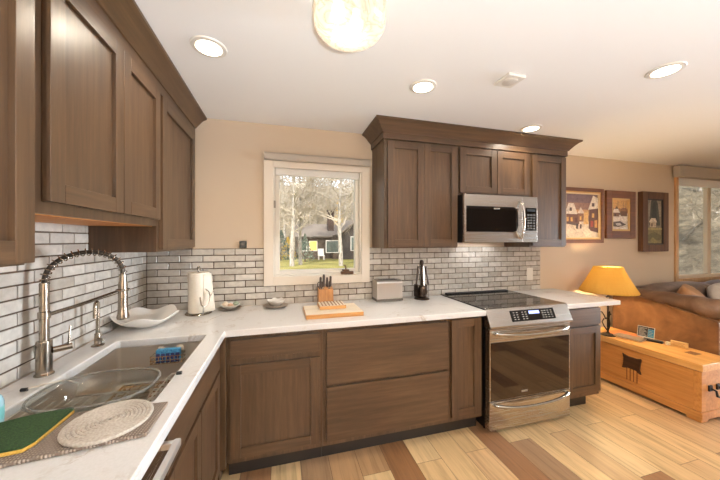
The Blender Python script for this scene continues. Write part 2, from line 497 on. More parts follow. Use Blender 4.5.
def body_y(t, x0, x1, z0, z1, yf, openings, toe=None, ends=None):
    """cabinet box facing -y, with a face frame around dark openings"""
    b = B(); b.mat(0)
    b.box(x0, x1, yf + 0.02, -0.001 if z0 > 1 else -0.004, z0, z1)
    # face frame pieces = front board minus openings
    xs = sorted({x0, x1, *[o[0] for o in openings], *[o[1] for o in openings]})
    for a, c in zip(xs[:-1], xs[1:]):
        segs = [(z0, z1)]
        for h in [h for h in openings if h[0] <= a + 1e-6 and h[1] >= c - 1e-6]:
            segs = [s for (p, q) in segs for s in ((p, min(q, h[2])), (max(p, h[3]), q)) if s[1] - s[0] > 1e-4]
        for p, q in segs: b.mat(0).box(a, c, yf, yf + 0.02, p, q)
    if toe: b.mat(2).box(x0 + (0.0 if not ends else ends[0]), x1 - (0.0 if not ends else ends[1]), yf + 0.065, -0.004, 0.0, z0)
    return b.build('body', [wz, wx, dark_toe], t)

YF = -0.61; YD = -0.63; ZB = 0.114; ZT = 0.8735
def base_cab(label, x0, x1, doors, drawers, ends=None):
    t = thing('base_cabinet', label, 'cabinet', ((x0 + x1) / 2, -0.3, 0), 'base cabinets along the window wall')
    body_y(t, x0, x1, ZB, ZT, YF, [], toe=True, ends=ends)
    for (a, c, p, q) in doors: shaker(B(), 'y', a, c, p, q, YD, 1).build('door', [wz, wx], t)
    for (a, c, p, q) in drawers: slab(B(), 'y', a, c, p, q, YD).build('drawer', [wz, wx], t)
    return t
base_cab('base cabinet in the corner with one small drawer above one wide framed door', 0.652, 1.2175, [(0.672, 1.197, 0.150, 0.698)], [(0.672, 1.197, 0.735, 0.848)])
base_cab('wide base cabinet with two deep plain drawers under the cutting board', 1.2185, 2.1345, [], [(1.240, 2.118, 0.512, 0.850), (1.240, 2.118, 0.148, 0.494)])
base_cab('narrow base cabinet with one tall framed door left of the range', 2.1355, 2.414, [(2.148, 2.394, 0.148, 0.860)], [])
base_cab('base cabinet with a drawer over a door right of the range', 3.212, 3.600, [(3.226, 3.594, 0.150, 0.706)], [(3.226, 3.594, 0.724, 0.858)], ends=(0, 0.06))

# left run under the sink
t = thing('sink_cabinet', 'base cabinet under the sink with a plain false front above two doors', 'cabinet', (0.3, -1.06, 0))
b = B(); b.mat(0).box(0.004, 0.61, -0.6585, -0.652, ZB, ZT).box(0.004, 0.61, -1.469, -1.45, ZB, ZT).box(0.004, 0.61, -1.45, -0.6585, ZB, 0.14)
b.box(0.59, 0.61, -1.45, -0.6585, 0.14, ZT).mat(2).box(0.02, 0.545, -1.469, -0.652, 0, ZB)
b.build('body', [wz, wx, dark_toe], t)
slab(B(), 'x', -1.455, -0.70, 0.722, 0.850, 0.632).build('false_front', [wz, wy], t)
shaker(B(), 'x', -1.455, -1.081, 0.150, 0.704, 0.632, 1).build('door', [wz, wy], t)
shaker(B(), 'x', -1.074, -0.70, 0.150, 0.704, 0.632, 1).build('door', [wz, wy], t)
# corner filler carcass (blind corner)
o = B().box(0.004, 0.6115, -0.6115, -0.004, 0.0, ZT).box(0.6115, 0.651, -0.6505, -0.609, ZB, ZT)
tag(o.build('corner_cabinet', wz), 'blind corner cabinet filler between the sink run and the window run', 'cabinet')

# dishwasher
t = thing('dishwasher', 'stainless dishwasher with a bar handle beside the sink cabinet', 'dishwasher', (0.3, -1.77, 0))
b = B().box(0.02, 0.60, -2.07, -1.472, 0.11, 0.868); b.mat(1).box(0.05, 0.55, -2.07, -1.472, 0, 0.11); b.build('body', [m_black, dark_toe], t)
d = B().box(0.602, 0.634, -2.068, -1.474, 0.12, 0.866, 0.004).build('door', m_steel_y, t)
b = B().box(0.634, 0.678, -1.515, -1.497, 0.842, 0.86, 0.003).box(0.634, 0.678, -2.045, -2.027, 0.842, 0.86, 0.003)
b.box(0.662, 0.682, -2.05, -1.495, 0.839, 0.863, 0.006); b.build('handle', plain('satin_handle', (212, 208, 204), 0.32, 0.75), d)
t = thing('base_cabinet', 'base cabinet at the near end of the sink counter beyond the dishwasher', 'cabinet', (0.3, -2.33, 0))
B().box(0.004, 0.61, -2.6, -2.073, ZB, ZT).box(0.02, 0.545, -2.6, -2.073, 0, ZB).build('body', wz, t)
shaker(B(), 'x', -2.58, -2.085, 0.150, 0.850, 0.632, 1).build('door', [wz, wy], t)

# ------------------------------------------------------------------ countertops
def counter_grid(xs, ys, keep, z0, z1, bev, loc, hole_round=None):
    bm = bmesh.new(); V = {}
    def v(i, j, k):
        if (i, j, k) not in V: V[(i, j, k)] = bm.verts.new((xs[i], ys[j], (z0, z1)[k]))
        return V[(i, j, k)]
    cells = {(i, j) for i in range(len(xs) - 1) for j in range(len(ys) - 1) if keep(i, j)}
    for (i, j) in cells:
        bm.faces.new((v(i, j, 1), v(i + 1, j, 1), v(i + 1, j + 1, 1), v(i, j + 1, 1)))
        bm.faces.new((v(i, j, 0), v(i, j + 1, 0), v(i + 1, j + 1, 0), v(i + 1, j, 0)))
        for (di, dj, e) in ((-1, 0, ((i, j), (i, j + 1))), (1, 0, ((i + 1, j + 1), (i + 1, j))), (0, -1, ((i + 1, j), (i, j))), (0, 1, ((i, j + 1), (i + 1, j + 1)))):
            if (i + di, j + dj) not in cells:
                (a, c) = e; bm.faces.new((v(*a, 1), v(*c, 1), v(*c, 0), v(*a, 0)))
    bmesh.ops.recalc_face_normals(bm, faces=bm.faces)
    bm.normal_update()
    if hole_round:
        es = [e for e in bm.edges if abs(e.verts[0].co.z - e.verts[1].co.z) > 1e-4 and any((Vector(p) - e.verts[0].co.xy).length < 1e-4 for p in hole_round)]
        bmesh.ops.bevel(bm, geom=es, offset=0.018, segments=4, profile=0.5, affect='EDGES')
    es = [e for e in bm.edges if len(e.link_faces) == 2 and e.calc_face_angle(0) > 1.2 and abs(e.verts[0].co.z - e.verts[1].co.z) < 1e-5]
    bmesh.ops.bevel(bm, geom=es, offset=bev, segments=3, profile=0.5, affect='EDGES')
    b = B(); b.bm.free(); b.bm = bm; return b
SX0, SX1, SY0, SY1 = 0.142, 0.560, -1.372, -0.680
xs = [0.0105, SX0, SX1, 0.648, 2.424]; ys = [-2.6, SY0, SY1, -0.648, -0.0105]
def keep(i, j):
    if i == 3: return j == 3
    return not (i == 1 and j == 1)
b = counter_grid(xs, ys, keep, 0.8745, 0.914, 0.006, None, [(x, y) for x in (SX0, SX1) for y in (SY0, SY1)])
tag(b.build('countertop', m_quartz, loc=(0.3, -0.3, 0.8745)), 'white quartz L-shaped countertop with the sink cut into it', 'countertop')
b = counter_grid([3.210, 3.80], [-0.648, -0.0105], lambda i, j: True, 0.8745, 0.914, 0.006, None)
tag(b.build('countertop', m_quartz, loc=(3.5, -0.3, 0.8745)), 'short white quartz countertop overhanging the cabinet right of the range', 'countertop')

# ------------------------------------------------------------------ sink and things in it
t = thing('sink', 'rectangular stainless undermount sink in the left counter', 'sink', (0.351, -1.02, 0.66))
bm = bmesh.new(); rings = []
def rrect(x0, x1, y0, y1, r, n=5):
    out = []
    for (cx, cy, a0) in ((x1 - r, y1 - r, 0), (x0 + r, y1 - r, 90), (x0 + r, y0 + r, 180), (x1 - r, y0 + r, 270)):
        for k in range(n + 1):
            a = math.radians(a0 + 90 * k / n); out.append((cx + r * math.cos(a), cy + r * math.sin(a)))
    return out
prof = [(-0.016, 0.8735), (0.0, 0.8735), (0.001, 0.70), (0.004, 0.684), (0.014, 0.674), (0.06, 0.670)]
for off, z in prof:
    rings.append([bm.verts.new((x, y, z)) for x, y in rrect(SX0 - .004 + off, SX1 + .004 - off, SY0 - .004 + off, SY1 + .004 - off, 0.022)])
for a, c in zip(rings[:-1], rings[1:]):
    n = len(a)
    for k in range(n): bm.faces.new((a[k], a[(k + 1) % n], c[(k + 1) % n], c[k]))
bm.faces.new(rings[-1])
bmesh.ops.recalc_face_normals(bm, faces=bm.faces)
b = B(); b.bm.free(); b.bm = bm
o = b.build('basin', m_sinksteel, t)
sm = o.modifiers.new('s', 'SOLIDIFY'); sm.thickness = 0.0015; sm.offset = 1
B().lathe((0.35, -1.02, 0.6705), [(0.0, 0.001), (0.02, 0.001), (0.04, 0.003), (0.045, 0.0)], 24).build('drain', m_chrome, t)

m_wire_g = plain('golden_wire', (206, 176, 132), 0.25, 1.0)
b = B()
for k in range(9):
    x = 0.19 + k * 0.04; b.tube([(x, -1.33, 0.692), (x, -0.715, 0.692)], 0.003, 6)
for k in range(15):
    y = -1.33 + k * 0.0437; b.tube([(0.185, y, 0.687), (0.515, y, 0.687)], 0.003, 6)
b.tube([(0.185, -1.335, 0.692), (0.515, -1.335, 0.692), (0.515, -0.712, 0.692), (0.185, -0.712, 0.692)], 0.004, 6, closed=True)
for x in (0.2, 0.5):
    for y in (-1.30, -0.74): b.cyl((x, y, 0.674), (x, y, 0.69), 0.006, 8)
tag(b.build('sink_grid', m_wire_g, loc=(0.35, -1.02, 0.674)), 'wire protector grid lying on the bottom of the sink', 'sink grid')

# suction caddy with sponge on the far sink wall
t = thing('sponge_caddy', 'clear wire caddy stuck on the far wall of the sink', 'caddy', (0.385, -0.73, 0.79))
b = B()
for z, s in ((0.835, 1.0), (0.815, 0.99), (0.798, 0.98)):
    b.tube([(0.312, -0.690, z), (0.458, -0.690, z), (0.458, -0.745 * 1, z), (0.312, -0.745, z)], 0.0022, 6, closed=True)
for k in range(9):
    x = 0.316 + k * 0.0175; b.tube([(x, -0.745, 0.835), (x, -0.744, 0.797), (x, -0.690, 0.797)], 0.0018, 6)
b.build('basket', m_wire_g, t)
for x in (0.34, 0.43): B().lathe((x, -0.6835, 0.85), [(0.0, 0.012), (0.008, 0.011), (0.018, 0.002), (0.02, 0.0)], 16, axis='y').build('suction_cup', plain('clear_rubber', (190, 176, 156), 0.2), t)
k = N('blue_sponge'); n = k.noise(k.coords(), 120, 3)
k.l(k.ramp(n.outputs[0], [(0.3, srgb(34, 96, 140)), (0.7, srgb(86, 158, 196))]).outputs[0], k.bsdf.inputs['Base Color']); k.set(Roughness=0.9); k.bump(n.outputs[0], 0.5, 0.004)
b = B().box(0.335, 0.447, -0.742, -0.714, 0.800, 0.868, 0.006)
for v in b.bm.verts:
    if v.co.z > 0.85: v.co.z += 0.007 * math.sin((v.co.x - 0.335) * 60)
t2 = thing('sponge', 'blue scrub sponge standing in the wire caddy inside the sink', 'sponge', (0.391, -0.728, 0.80))
b.build('foam', k.m, t2)
kb = plain('navy_scrubber', (44, 52, 96), 0.95)
b = B()
for i in range(5):
    for j in range(3): b.box(0.339 + i * .022, 0.357 + i * .022, -0.7455, -0.7418, 0.802 + j * .017, 0.816 + j * .017, 0.002)
b.build('scrubber_pad', kb, t2)

# over-the-sink rack and glass dish
t = thing('dish_rack', 'wire dish rack with black rubber tips hung across the sink', 'dish rack', (0.35, -1.27, 0.86))
m_wire = plain('chrome_wire', (214, 206, 194), 0.35, 0.8)
b = B()
for y in (-1.182,):
    b.tube([(0.106, y, 0.9215), (0.15, y + .018, 0.9255), (0.20, y + .042, 0.924), (0.236, y + .044, 0.905), (0.24, y + .02, 0.868), (0.53, y, 0.868), (0.54, y, 0.905), (0.553, y, 0.919), (0.580, y, 0.9215)], 0.0032, 8)
b.tube([(0.176, -1.362, 0.905), (0.18, -1.362, 0.868), (0.53, -1.362, 0.868), (0.54, -1.362, 0.905)], 0.0032, 8)
for k in range(13):
    x = 0.19 + k * 0.0275; b.tube([(x, -1.182, 0.868), (x, -1.362, 0.868)], 0.0024, 6)
for z in (0.885, 0.905):
    b.tube([(0.176, -1.182, z), (0.176, -1.362, z)], 0.0024, 6); b.tube([(0.538, -1.182, z), (0.538, -1.362, z)], 0.0024, 6)
b.build('wire_frame', m_wire, t)
for x, s in ((0.106, -1), (0.580, 1)):
    B().tube([(x - s * .010, -1.182, 0.9215), (x + s * 0.008, -1.182, 0.9215)], 0.0062, 10).build('rubber_tip', m_black, t)
t = thing('glass_dish', 'large oval clear glass baking dish set in the rack over the sink', 'baking dish', (0.378, -1.272, 0.873))
bm = bmesh.new()
def oval(a, c, z, n=56, e=2.6):
    out = []
    for k in range(n):
        th = 2 * math.pi * k / n; cx, sx = math.cos(th), math.sin(th)
        out.append((0.366 + a * math.copysign(abs(cx) ** (2 / e), cx), -1.270 + c * math.copysign(abs(sx) ** (2 / e), sx), z))
    return out
PR = [(0.165, 0.128, 0.932), (0.172, 0.134, 0.936), (0.170, 0.132, 0.940), (0.158, 0.121, 0.937), (0.150, 0.113, 0.915), (0.142, 0.106, 0.885), (0.130, 0.095, 0.877)]
PR2 = [(0.130, 0.095, 0.873), (0.146, 0.109, 0.882), (0.155, 0.118, 0.912), (0.165, 0.128, 0.932)]
rings = [[bm.verts.new(p) for p in oval(a, c, z)] for a, c, z in PR + PR2[:0]]
r2 = [[bm.verts.new(p) for p in oval(a, c, z)] for a, c, z in PR2[:-1]] + [rings[0]]
for R in (rings, r2):
    for a, c in zip(R[:-1], R[1:]):
        n = len(a)
        for k2 in range(n): bm.faces.new((a[k2], a[(k2 + 1) % n], c[(k2 + 1) % n], c[k2]))
bm.faces.new(rings[-1]); bm.faces.new(list(reversed(r2[0])))
bmesh.ops.recalc_face_normals(bm, faces=bm.faces)
b = B(); b.bm.free(); b.bm = bm; b.build('bowl', m_dishglass, t)
# frosted thick rim
b = B(); b.tube(oval(0.1675, 0.1302, 0.9405, 64), 0.0034, 8, closed=True); b.build('rim', plain('clear_rim', (224, 222, 216), 0.08, 0, Transmission_Weight=0.85, IOR=1.3), t)

# faucet
t = thing('faucet', 'tall brushed nickel spring-neck faucet behind the sink', 'faucet', (0.072, -1.042, 0.914))
fx, fy = 0.072, -1.042
B().lathe((fx, fy, 0.914), [(0.029, 0.0), (0.029, 0.004), (0.025, 0.007), (0.0235, 0.010), (0.0235, 0.128), (0.022, 0.132)], 32).build('base', m_nickel, t)
b = B().lathe((fx, fy, 1.046), [(0.0145, 0), (0.0145, 0.085), (0.0185, 0.087), (0.0185, 0.112), (0.0145, 0.114), (0.0145, 0.222), (0.0125, 0.226)], 28); b.build('column', m_nickel, t)
# spring arch, leaning towards the sink
hx, hy = 0.305, -0.985
arc = []
for k in range(25):
    a = math.pi * (1 - k / 24.0); u = (1 + math.cos(a)) / 2
    arc.append(Vector((fx + (hx - fx) * u, fy + (hy - fy) * u, 1.268 + 0.110 * math.sin(a) ** 0.85 + 0.02 * u)))
B().tube(arc, 0.0085, 12).build('hose', plain('hose_dark', (70, 62, 54), 0.4, 0.7), t)
coil = []; turns = 19; m = turns * 12
for k in range(m + 1):
    s = k / m * (len(arc) - 1); i = min(int(s), len(arc) - 2); p = arc[i].lerp(arc[i + 1], s - i); tg = (arc[i + 1] - arc[i]).normalized()
    side = tg.cross(Vector((hy - fy, fx - hx, 0)).normalized()).normalized(); bn = tg.cross(side)
    th = 2 * math.pi * k / 12; coil.append(p + (side * math.cos(th) + bn * math.sin(th)) * 0.0142)
B().tube(coil, 0.0019, 6).build('spring', m_nickel, t)
b = B().lathe((hx, hy, 1.098), [(0.013, 0.0), (0.021, 0.002), (0.0225, 0.012), (0.019, 0.03), (0.0175, 0.055), (0.0165, 0.150), (0.013, 0.170), (0.0125, 0.194)], 24)
b.tube([(hx + 0.004, hy - 0.017, 1.15), (hx + 0.004, hy - 0.019, 1.19)], 0.005, 8)
b.build('spray_head', m_nickel, t)
b = B().tube([(fx, fy, 1.146), (fx + 0.4 * (hx - fx), fy + .4 * (hy - fy), 1.175), (hx - .012, hy - .003, 1.222)], 0.005, 10)
b.tube([(hx + 0.022 * math.cos(a), hy + 0.022 * math.sin(a), 1.224) for a in [2 * math.pi * q / 20 for q in range(20)]], 0.004, 8, closed=True)
b.build('support_arm', m_nickel, t)
b = B().tube([(fx + .02, fy + .01, 1.005), (fx + .062, fy + .045, 1.005)], 0.0125, 16)
b.tube([(fx + 0.055, fy + .039, 1.007), (fx + 0.058, fy + .042, 1.09)], [0.0055, 0.0035], 10); b.build('lever', m_nickel, t)

t = thing('filter_tap', 'small brushed nickel bent tap between the tall faucet and the scalloped bowl', 'tap', (0.083, -0.728, 0.914))
B().lathe((0.083, -0.728, 0.914), [(0.026, 0), (0.026, 0.004), (0.015, 0.008), (0.013, 0.06), (0.011, 0.064)], 24).build('base', m_nickel, t)
pts = [(0.083, -0.728, 0.97), (0.083, -0.728, 1.10)]
for k in range(9):
    a = math.pi * (1 - k / 8.0); pts.append((0.083 + 0.006 * (1 + math.cos(a)), -0.750 - 0.022 * math.cos(a), 1.112 + 0.022 * math.sin(a)))
pts.append((0.095, -0.773, 1.06))
B().tube(pts, 0.0085, 12).build('spout', m_nickel, t)
b = B().tube([(0.09, -0.735, 0.948), (0.13, -0.775, 0.952)], [0.009, 0.006], 12); b.build('lever', m_nickel, t)

# ------------------------------------------------------------------ upper cabinets
ZU0, ZU1 = 1.372, 2.24
t = thing('upper_cabinet', 'nearest upper cabinet on the left wall, cut off by the photo edge', 'cabinet', (0.15, -2.04, ZU0), 'upper cabinets on the left wall')
b = B().mat(0).box(0.001, 0.308, -2.6, -1.475, ZU0, ZU1, 0.001); b.build('body', MX, t)
shaker(B(), 'x', -1.985, -1.476, ZU0 + 0.006, 2.235, 0.331, 1, rec=0.016, th=0.022).build('door', [wz, wy], t)
shaker(B(), 'x', -2.5, -1.99, ZU0 + 0.006, 2.235, 0.331, 1, rec=0.016, th=0.022).build('door', [wz, wy], t)
t = thing('upper_cabinet', 'raised two-door upper cabinet on the left wall over the sink', 'cabinet', (0.15, -1.06, 1.512), 'upper cabinets on the left wall')
b = B().mat(0).box(0.001, 0.308, -1.4745, -0.6565, 1.513, ZU1); b.mat(3).box(0.003, 0.290, -1.472, -0.659, 1.5105, 1.513); b.build('body', MX, t)
shaker(B(), 'x', -1.424, -1.034, 1.548, 2.235, 0.331, 1, rec=0.014, th=0.022).build('door', [wz, wy], t)
shaker(B(), 'x', -1.030, -0.662, 1.548, 2.235, 0.331, 1, rec=0.014, th=0.022).build('door', [wz, wy], t)
t = thing('upper_cabinet', 'tall single-door upper cabinet in the left corner by the window wall', 'cabinet', (0.15, -0.33, ZU0), 'upper cabinets on the left wall')
b = B().mat(0).box(0.001, 0.308, -0.6555, -0.001, ZU0, ZU1, 0.001); b.build('body', MX, t)
shaker(B(), 'x', -0.628, -0.028, ZU0 + 0.012, 2.235, 0.331, 1, rec=0.014, th=0.022).build('door', [wz, wy], t)

def upper(label, x0, x1, z0, doors):
    t = thing('upper_cabinet', label, 'cabinet', ((x0 + x1) / 2, -0.15, z0), 'upper cabinets around the microwave')
    b = B().mat(0).box(x0, x1, -0.308, -0.001, z0, ZU1, 0.001); b.build('body', MY, t)
    for (a, c, p, q) in doors: shaker(B(), 'y', a, c, p, q, -0.33, 1, th=0.021).build('door', [wz, wx], t)
upper('large two-door upper cabinet left of the microwave', 1.745, 2.4085, ZU0, [(1.770, 2.0865, 1.384, 2.228), (2.0875, 2.398, 1.384, 2.228)])
upper('short two-door upper cabinet directly above the microwave', 2.4095, 3.1685, 1.826, [(2.424, 2.798, 1.842, 2.226), (2.802, 3.152, 1.842, 2.226)])
upper('narrow single-door upper cabinet right of the microwave', 3.1695, 3.600, ZU0, [(3.190, 3.586, 1.384, 2.226)])

def crown(name, label, path):
    prof = [(0.0, 2.2405), (0.012, 2.2405), (0.012, 2.29), (0.020, 2.292), (0.024, 2.300), (0.034, 2.312), (0.052, 2.334), (0.072, 2.354), (0.088, 2.362), (0.094, 2.366), (0.094, 2.379), (0.0, 2.379)]
    bm = bmesh.new(); P = [Vector(p) for p in path]; rings = []
    for i, p in enumerate(P):
        ds = []
        if i > 0: ds.append((P[i] - P[i - 1]).normalized())
        if i < len(P) - 1: ds.append((P[i + 1] - P[i]).normalized())
        ns = [Vector((d.y, -d.x)) for d in ds]
        n = ns[0] if len(ns) == 1 else (ns[0] + ns[1]) / (1 + ns[0].dot(ns[1]))
        rings.append([bm.verts.new((p.x + n.x * o, p.y + n.y * o, z)) for o, z in prof])
    for a, c in zip(rings[:-1], rings[1:]):
        for k in range(len(prof)): bm.faces.new((a[k], a[(k + 1) % len(prof)], c[(k + 1) % len(prof)], c[k]))
    bm.faces.new(rings[0]); bm.faces.new(list(reversed(rings[-1])))
    bmesh.ops.recalc_face_normals(bm, faces=bm.faces)
    b = B(); b.bm.free(); b.bm = bm
    return tag(b.build(name, wx if path[0][0] > 1 else wy, loc=(path[1][0], path[1][1], 2.24), sharp=25), label, 'molding')
crown('crown_molding', 'stained crown molding along the top of the microwave-side cabinets', [(1.745, -0.001), (1.745, -0.312), (3.600, -0.312), (3.600, -0.001)])
crown('crown_molding', 'stained crown molding along the top of the left wall cabinets', [(0.312, -2.6), (0.312, -0.001)])

# ------------------------------------------------------------------ microwave
t = thing('microwave', 'stainless over-the-range microwave under the short cabinet', 'microwave', (2.79, -0.2, 1.415))
yf = -0.402
b = B().box(2.416, 3.164, -0.375, -0.012, 1.418, 1.823, 0.002); b.build('body', m_black, t)
d = B().box(2.414, 3.002, yf, -0.376, 1.418, 1.820, 0.003).build('door', m_steel, t)
bq = B(); bq.prism([(2.432, 1.507), (2.432, 1.722), (2.905, 1.722), (2.940, 1.71), (2.952, 1.66), (2.952, 1.565), (2.940, 1.52), (2.905, 1.507)], 'y', yf - 0.002, yf + 0.001)
bq.build('window', m_blackglass, d)
b = B(); pts = []
for k in range(17):
    z = 1.455 + k * (1.775 - 1.455) / 16; s = (k - 8) / 8.0; pts.append((2.980, yf - 0.012 - 0.030 * (1 - s * s), z))
b.tube([(2.980, yf + 0.001, 1.455)] + pts + [(2.980, yf + 0.001, 1.775)], 0.0095, 12); b.build('handle', m_chrome, d)
B().box(2.70, 2.76, yf - 0.003, yf - .0015, 1.700, 1.712).build('logo', plain('logo_silver', (190, 186, 180), 0.3, 0.8), d)
p = B().box(3.004, 3.164, yf, -0.376, 1.418, 1.820, 0.003).build('control_panel', m_steel, t)
B().box(3.035, 3.150, yf - 0.002, yf + 0.001, 1.520, 1.722).build('keypad', m_blackglass, p)
for i in range(6):
    for j in range(3):
        if len([1 for c in p.children]) < 40:
            B().box(3.050 + j * .033, 3.072 + j * .033, yf - 0.003, yf - .0019, 1.532 + i * .024, 1.546 + i * .024).build('button', plain('key_grey', (92, 88, 84), 0.5), p)
B().box(3.05, 3.138, yf - .003, yf - .0019, 1.69, 1.712).build('display', plain('display_dim', (60, 66, 70), 0.2), p)
b = B()
for k in range(12): b.box(2.46, 3.12, -0.34 + k * .02, -0.33 + k * .02, 1.4165, 1.4185)
b.build('vent_grille', m_black, t)
light('microwave_task_light', 'AREA', (2.79, -0.12, 1.412), 1.0, (0.95, 0.97, 1.0), (0, 0, 0), shape='RECTANGLE', size=0.4, size_y=0.06)

# ------------------------------------------------------------------ range
t = thing('range', 'stainless slide-in electric range with a glass cooktop', 'range', (2.818, -0.34, 0))
RX0, RX1 = 2.428, 3.206
b = B().box(2.438, 3.196, -0.615, -0.03, 0.035, 0.893); b.box(2.46, 3.17, -0.56, -0.06, 0.0, 0.035); b.build('body', m_black, t)
m_side = plain('range_trim', (30, 28, 27), 0.35, 0.4)
k = N('cooktop_glass'); n = k.noise(k.coords(), 400, 2); k.set(Base_Color=srgb(16, 15, 16), Roughness=0.06); m_cook = k.m
c = B().box(RX0 - .006, RX1 + .006, -0.625, -0.016, 0.9145, 0.922, 0.003).box(2.434, 3.20, -0.60, -0.03, 0.893, 0.9145).build('cooktop', m_cook, t)
b = B().box(2.47, 3.165, -0.062, -0.018, 0.9225, 0.934, 0.004); b.build('rear_vent', m_black, c)
m_ring = plain('burner_ring', (92, 88, 86), 0.3)
for (x, y, r) in ((2.62, -0.46, 0.115), (3.02, -0.46, 0.10), (2.62, -0.20, 0.085), (3.02, -0.20, 0.10)):
    B().tube([(x + r * math.cos(q), y + r * math.sin(q), 0.9216) for q in [2 * math.pi * j / 48 for j in range(48)]], 0.0011, 6, closed=True).build('burner_ring', m_ring, c)
# sloped control panel
p = B().prism([(-0.612, 0.925), (-0.622, 0.925), (-0.640, 0.918), (-0.690, 0.800), (-0.690, 0.786), (-0.612, 0.786)], 'x', RX0, RX1, 0.003).build('control_panel', m_steel, t)
def slope(x, s):                      # s 0 top .. 1 bottom of the sloped face
    return Vector((x, -0.641 + (-0.690 + 0.640) * s - 0.0006, 0.918 + (0.800 - 0.918) * s + 0.0002))
def slopequad(b, x0, x1, s0, s1, lift=0.0012):
    nn = Vector((0, -0.92, 0.39)) * lift
    b.quad(slope(x0, s0) + nn, slope(x0, s1) + nn, slope(x1, s1) + nn, slope(x1, s0) + nn)
b = B(); slopequad(b, 2.632, 3.046, 0.16, 0.80); b.build('touch_panel', m_blackglass, p)
m_key = plain('key_white', (170, 166, 160), 0.5)
for i in range(4):
    for x in (2.660, 2.690, 2.740, 2.770, 2.985, 3.015, 2.930, 2.955):
        b = B(); slopequad(b, x - .008, x + .008, 0.27 + i * .13, 0.31 + i * .13, 0.002); b.build('button', m_key, p)
b = B(); slopequad(b, 2.80, 2.90, 0.24, 0.42, 0.002); b.build('display', emit('clock_display', (150, 170, 255), 1.2), p)
# oven door
d = B().box(RX0 + .006, RX1 - .006, -0.672, -0.618, 0.246, 0.778, 0.004).build('oven_door', m_steel, t)
B().box(2.444, 3.188, -0.6745, -0.671, 0.252, 0.678, 0.001).build('oven_glass', plain('mirror_glass', (86, 76, 68), 0.05, 0.9), d)
B().box(2.72, 2.775, -0.6755, -0.6742, 0.285, 0.298).build('logo', plain('logo_silver', (190, 186, 180), 0.3, 0.8), d)
def bowed(z, dz, parent):
    pts = [(2.474, -0.664, z)]
    for k in range(21):
        s = (k - 10) / 10.0; pts.append((2.817 + 0.343 * s, -0.690 - 0.030 * (1 - s ** 4), z - dz * (1 - s * s)))
    pts.append((3.160, -0.664, z))
    B().tube(pts, 0.0125, 12).build('handle', m_chrome, parent)
bowed(0.748, 0.02, d)
d = B().box(RX0 + .006, RX1 - .006, -0.672, -0.618, 0.028, 0.240, 0.004).build('drawer', m_steel, t)
bowed(0.222, 0.028, d)
for x in (2.47, 3.16):
    B().cyl((x, -0.58, 0), (x, -0.58, 0.034), 0.016, 16).build('foot', m_black, t)

# ------------------------------------------------------------------ lights in the ceiling
m_lens = emit('downlight_lens', (255, 240, 215), 9.0)
def downlight(label, x, y, power=None):
    t = thing('downlight', label, 'ceiling light', (x, y, H), 'recessed ceiling lights')
    B().lathe((x, y, H - 0.008), [(0.058, 0.003), (0.060, 0.0), (0.078, 0.002), (0.082, 0.0078)], 40).build('trim_ring', m_white, t)
    B().lathe((x, y, H - 0.007), [(0.0, 0.0), (0.057, 0.0), (0.057, 0.003), (0.0, 0.003)], 40).build('lens', m_lens, t)
    l = light('downlight_lamp', 'AREA', (x, y, H - 0.012), power or DOWN_POWER, WARM, (0, 0, 0), shape='DISK', size=0.11)
    l.data.spread = math.radians(150)
    l.parent = t; l.location = (0, 0, -0.012)
downlight('recessed ceiling light nearest the left wall cabinets', 0.621, -0.90)
downlight('recessed ceiling light just in front of the two-door cabinet crown', 1.80, -0.852)
downlight('recessed ceiling light farthest right, toward the living room', 3.015, -1.36)
downlight('small recessed ceiling light half behind the microwave-side crown', 2.99, -0.50)
for x, y, p, lab in ((1.2, -3.4, 5.0, 'added recessed ceiling light behind the camera'), (3.4, -3.2, 4.0, 'added recessed ceiling light behind and right of the camera'), (5.6, -1.7, 6.5, 'added recessed ceiling light over the living room, out of the picture')):
    downlight(lab, x, y, p)  # unseen downlights, added to brighten the room

t = thing('pendant_light', 'round clear glass bowl ceiling light at the top of the photo', 'ceiling light', (1.205, -1.375, H))
B().lathe((1.205, -1.375, H), [(0.0, -0.001), (0.08, -0.001), (0.08, -0.03), (0.02, -0.04), (0.02, -0.06), (0.0, -0.06)], 32).build('canopy', plain('fixture_bronze', (60, 46, 36), 0.4, 0.8), t)
def seeded():
    k = N('bubbled_glass'); k.t.nodes.remove(k.bsdf)
    tr = k.n('ShaderNodeBsdfTransparent'); tr.inputs[0].default_value = (0.97, 0.96, 0.94, 1)
    tl = k.n('ShaderNodeBsdfTranslucent'); tl.inputs[0].default_value = (0.95, 0.92, 0.86, 1)
    sw = k.noise(k.coords((1, 1, .6)), 11, 3, .5, 2.5)
    k.l(k.ramp(sw.outputs[0], [(0.42, (0.96, 0.94, 0.92, 1)), (0.5, (0.70, 0.64, 0.57, 1)), (0.56, (0.95, 0.93, 0.90, 1))]).outputs[0], tl.inputs[0])
    gl = k.n('ShaderNodeBsdfGlossy'); gl.inputs['Roughness'].default_value = 0.08
    n = k.noise(k.coords(), 40, 3); bp = k.n('ShaderNodeBump'); bp.inputs['Strength'].default_value = 0.5; bp.inputs['Distance'].default_value = 0.01
    k.l(n.outputs[0], bp.inputs['Height']); k.l(bp.outputs[0], gl.inputs['Normal']); k.l(bp.outputs[0], tl.inputs['Normal'])
    m1 = k.n('ShaderNodeMixShader'); m1.inputs[0].default_value = 0.5; k.l(tr.outputs[0], m1.inputs[1]); k.l(tl.outputs[0], m1.inputs[2])
    m2 = k.n('ShaderNodeMixShader'); m2.inputs[0].default_value = 0.12; k.l(m1.outputs[0], m2.inputs[1]); k.l(gl.outputs[0], m2.inputs[2])
    k.l(m2.outputs[0], k.out.inputs[0]); return k.m
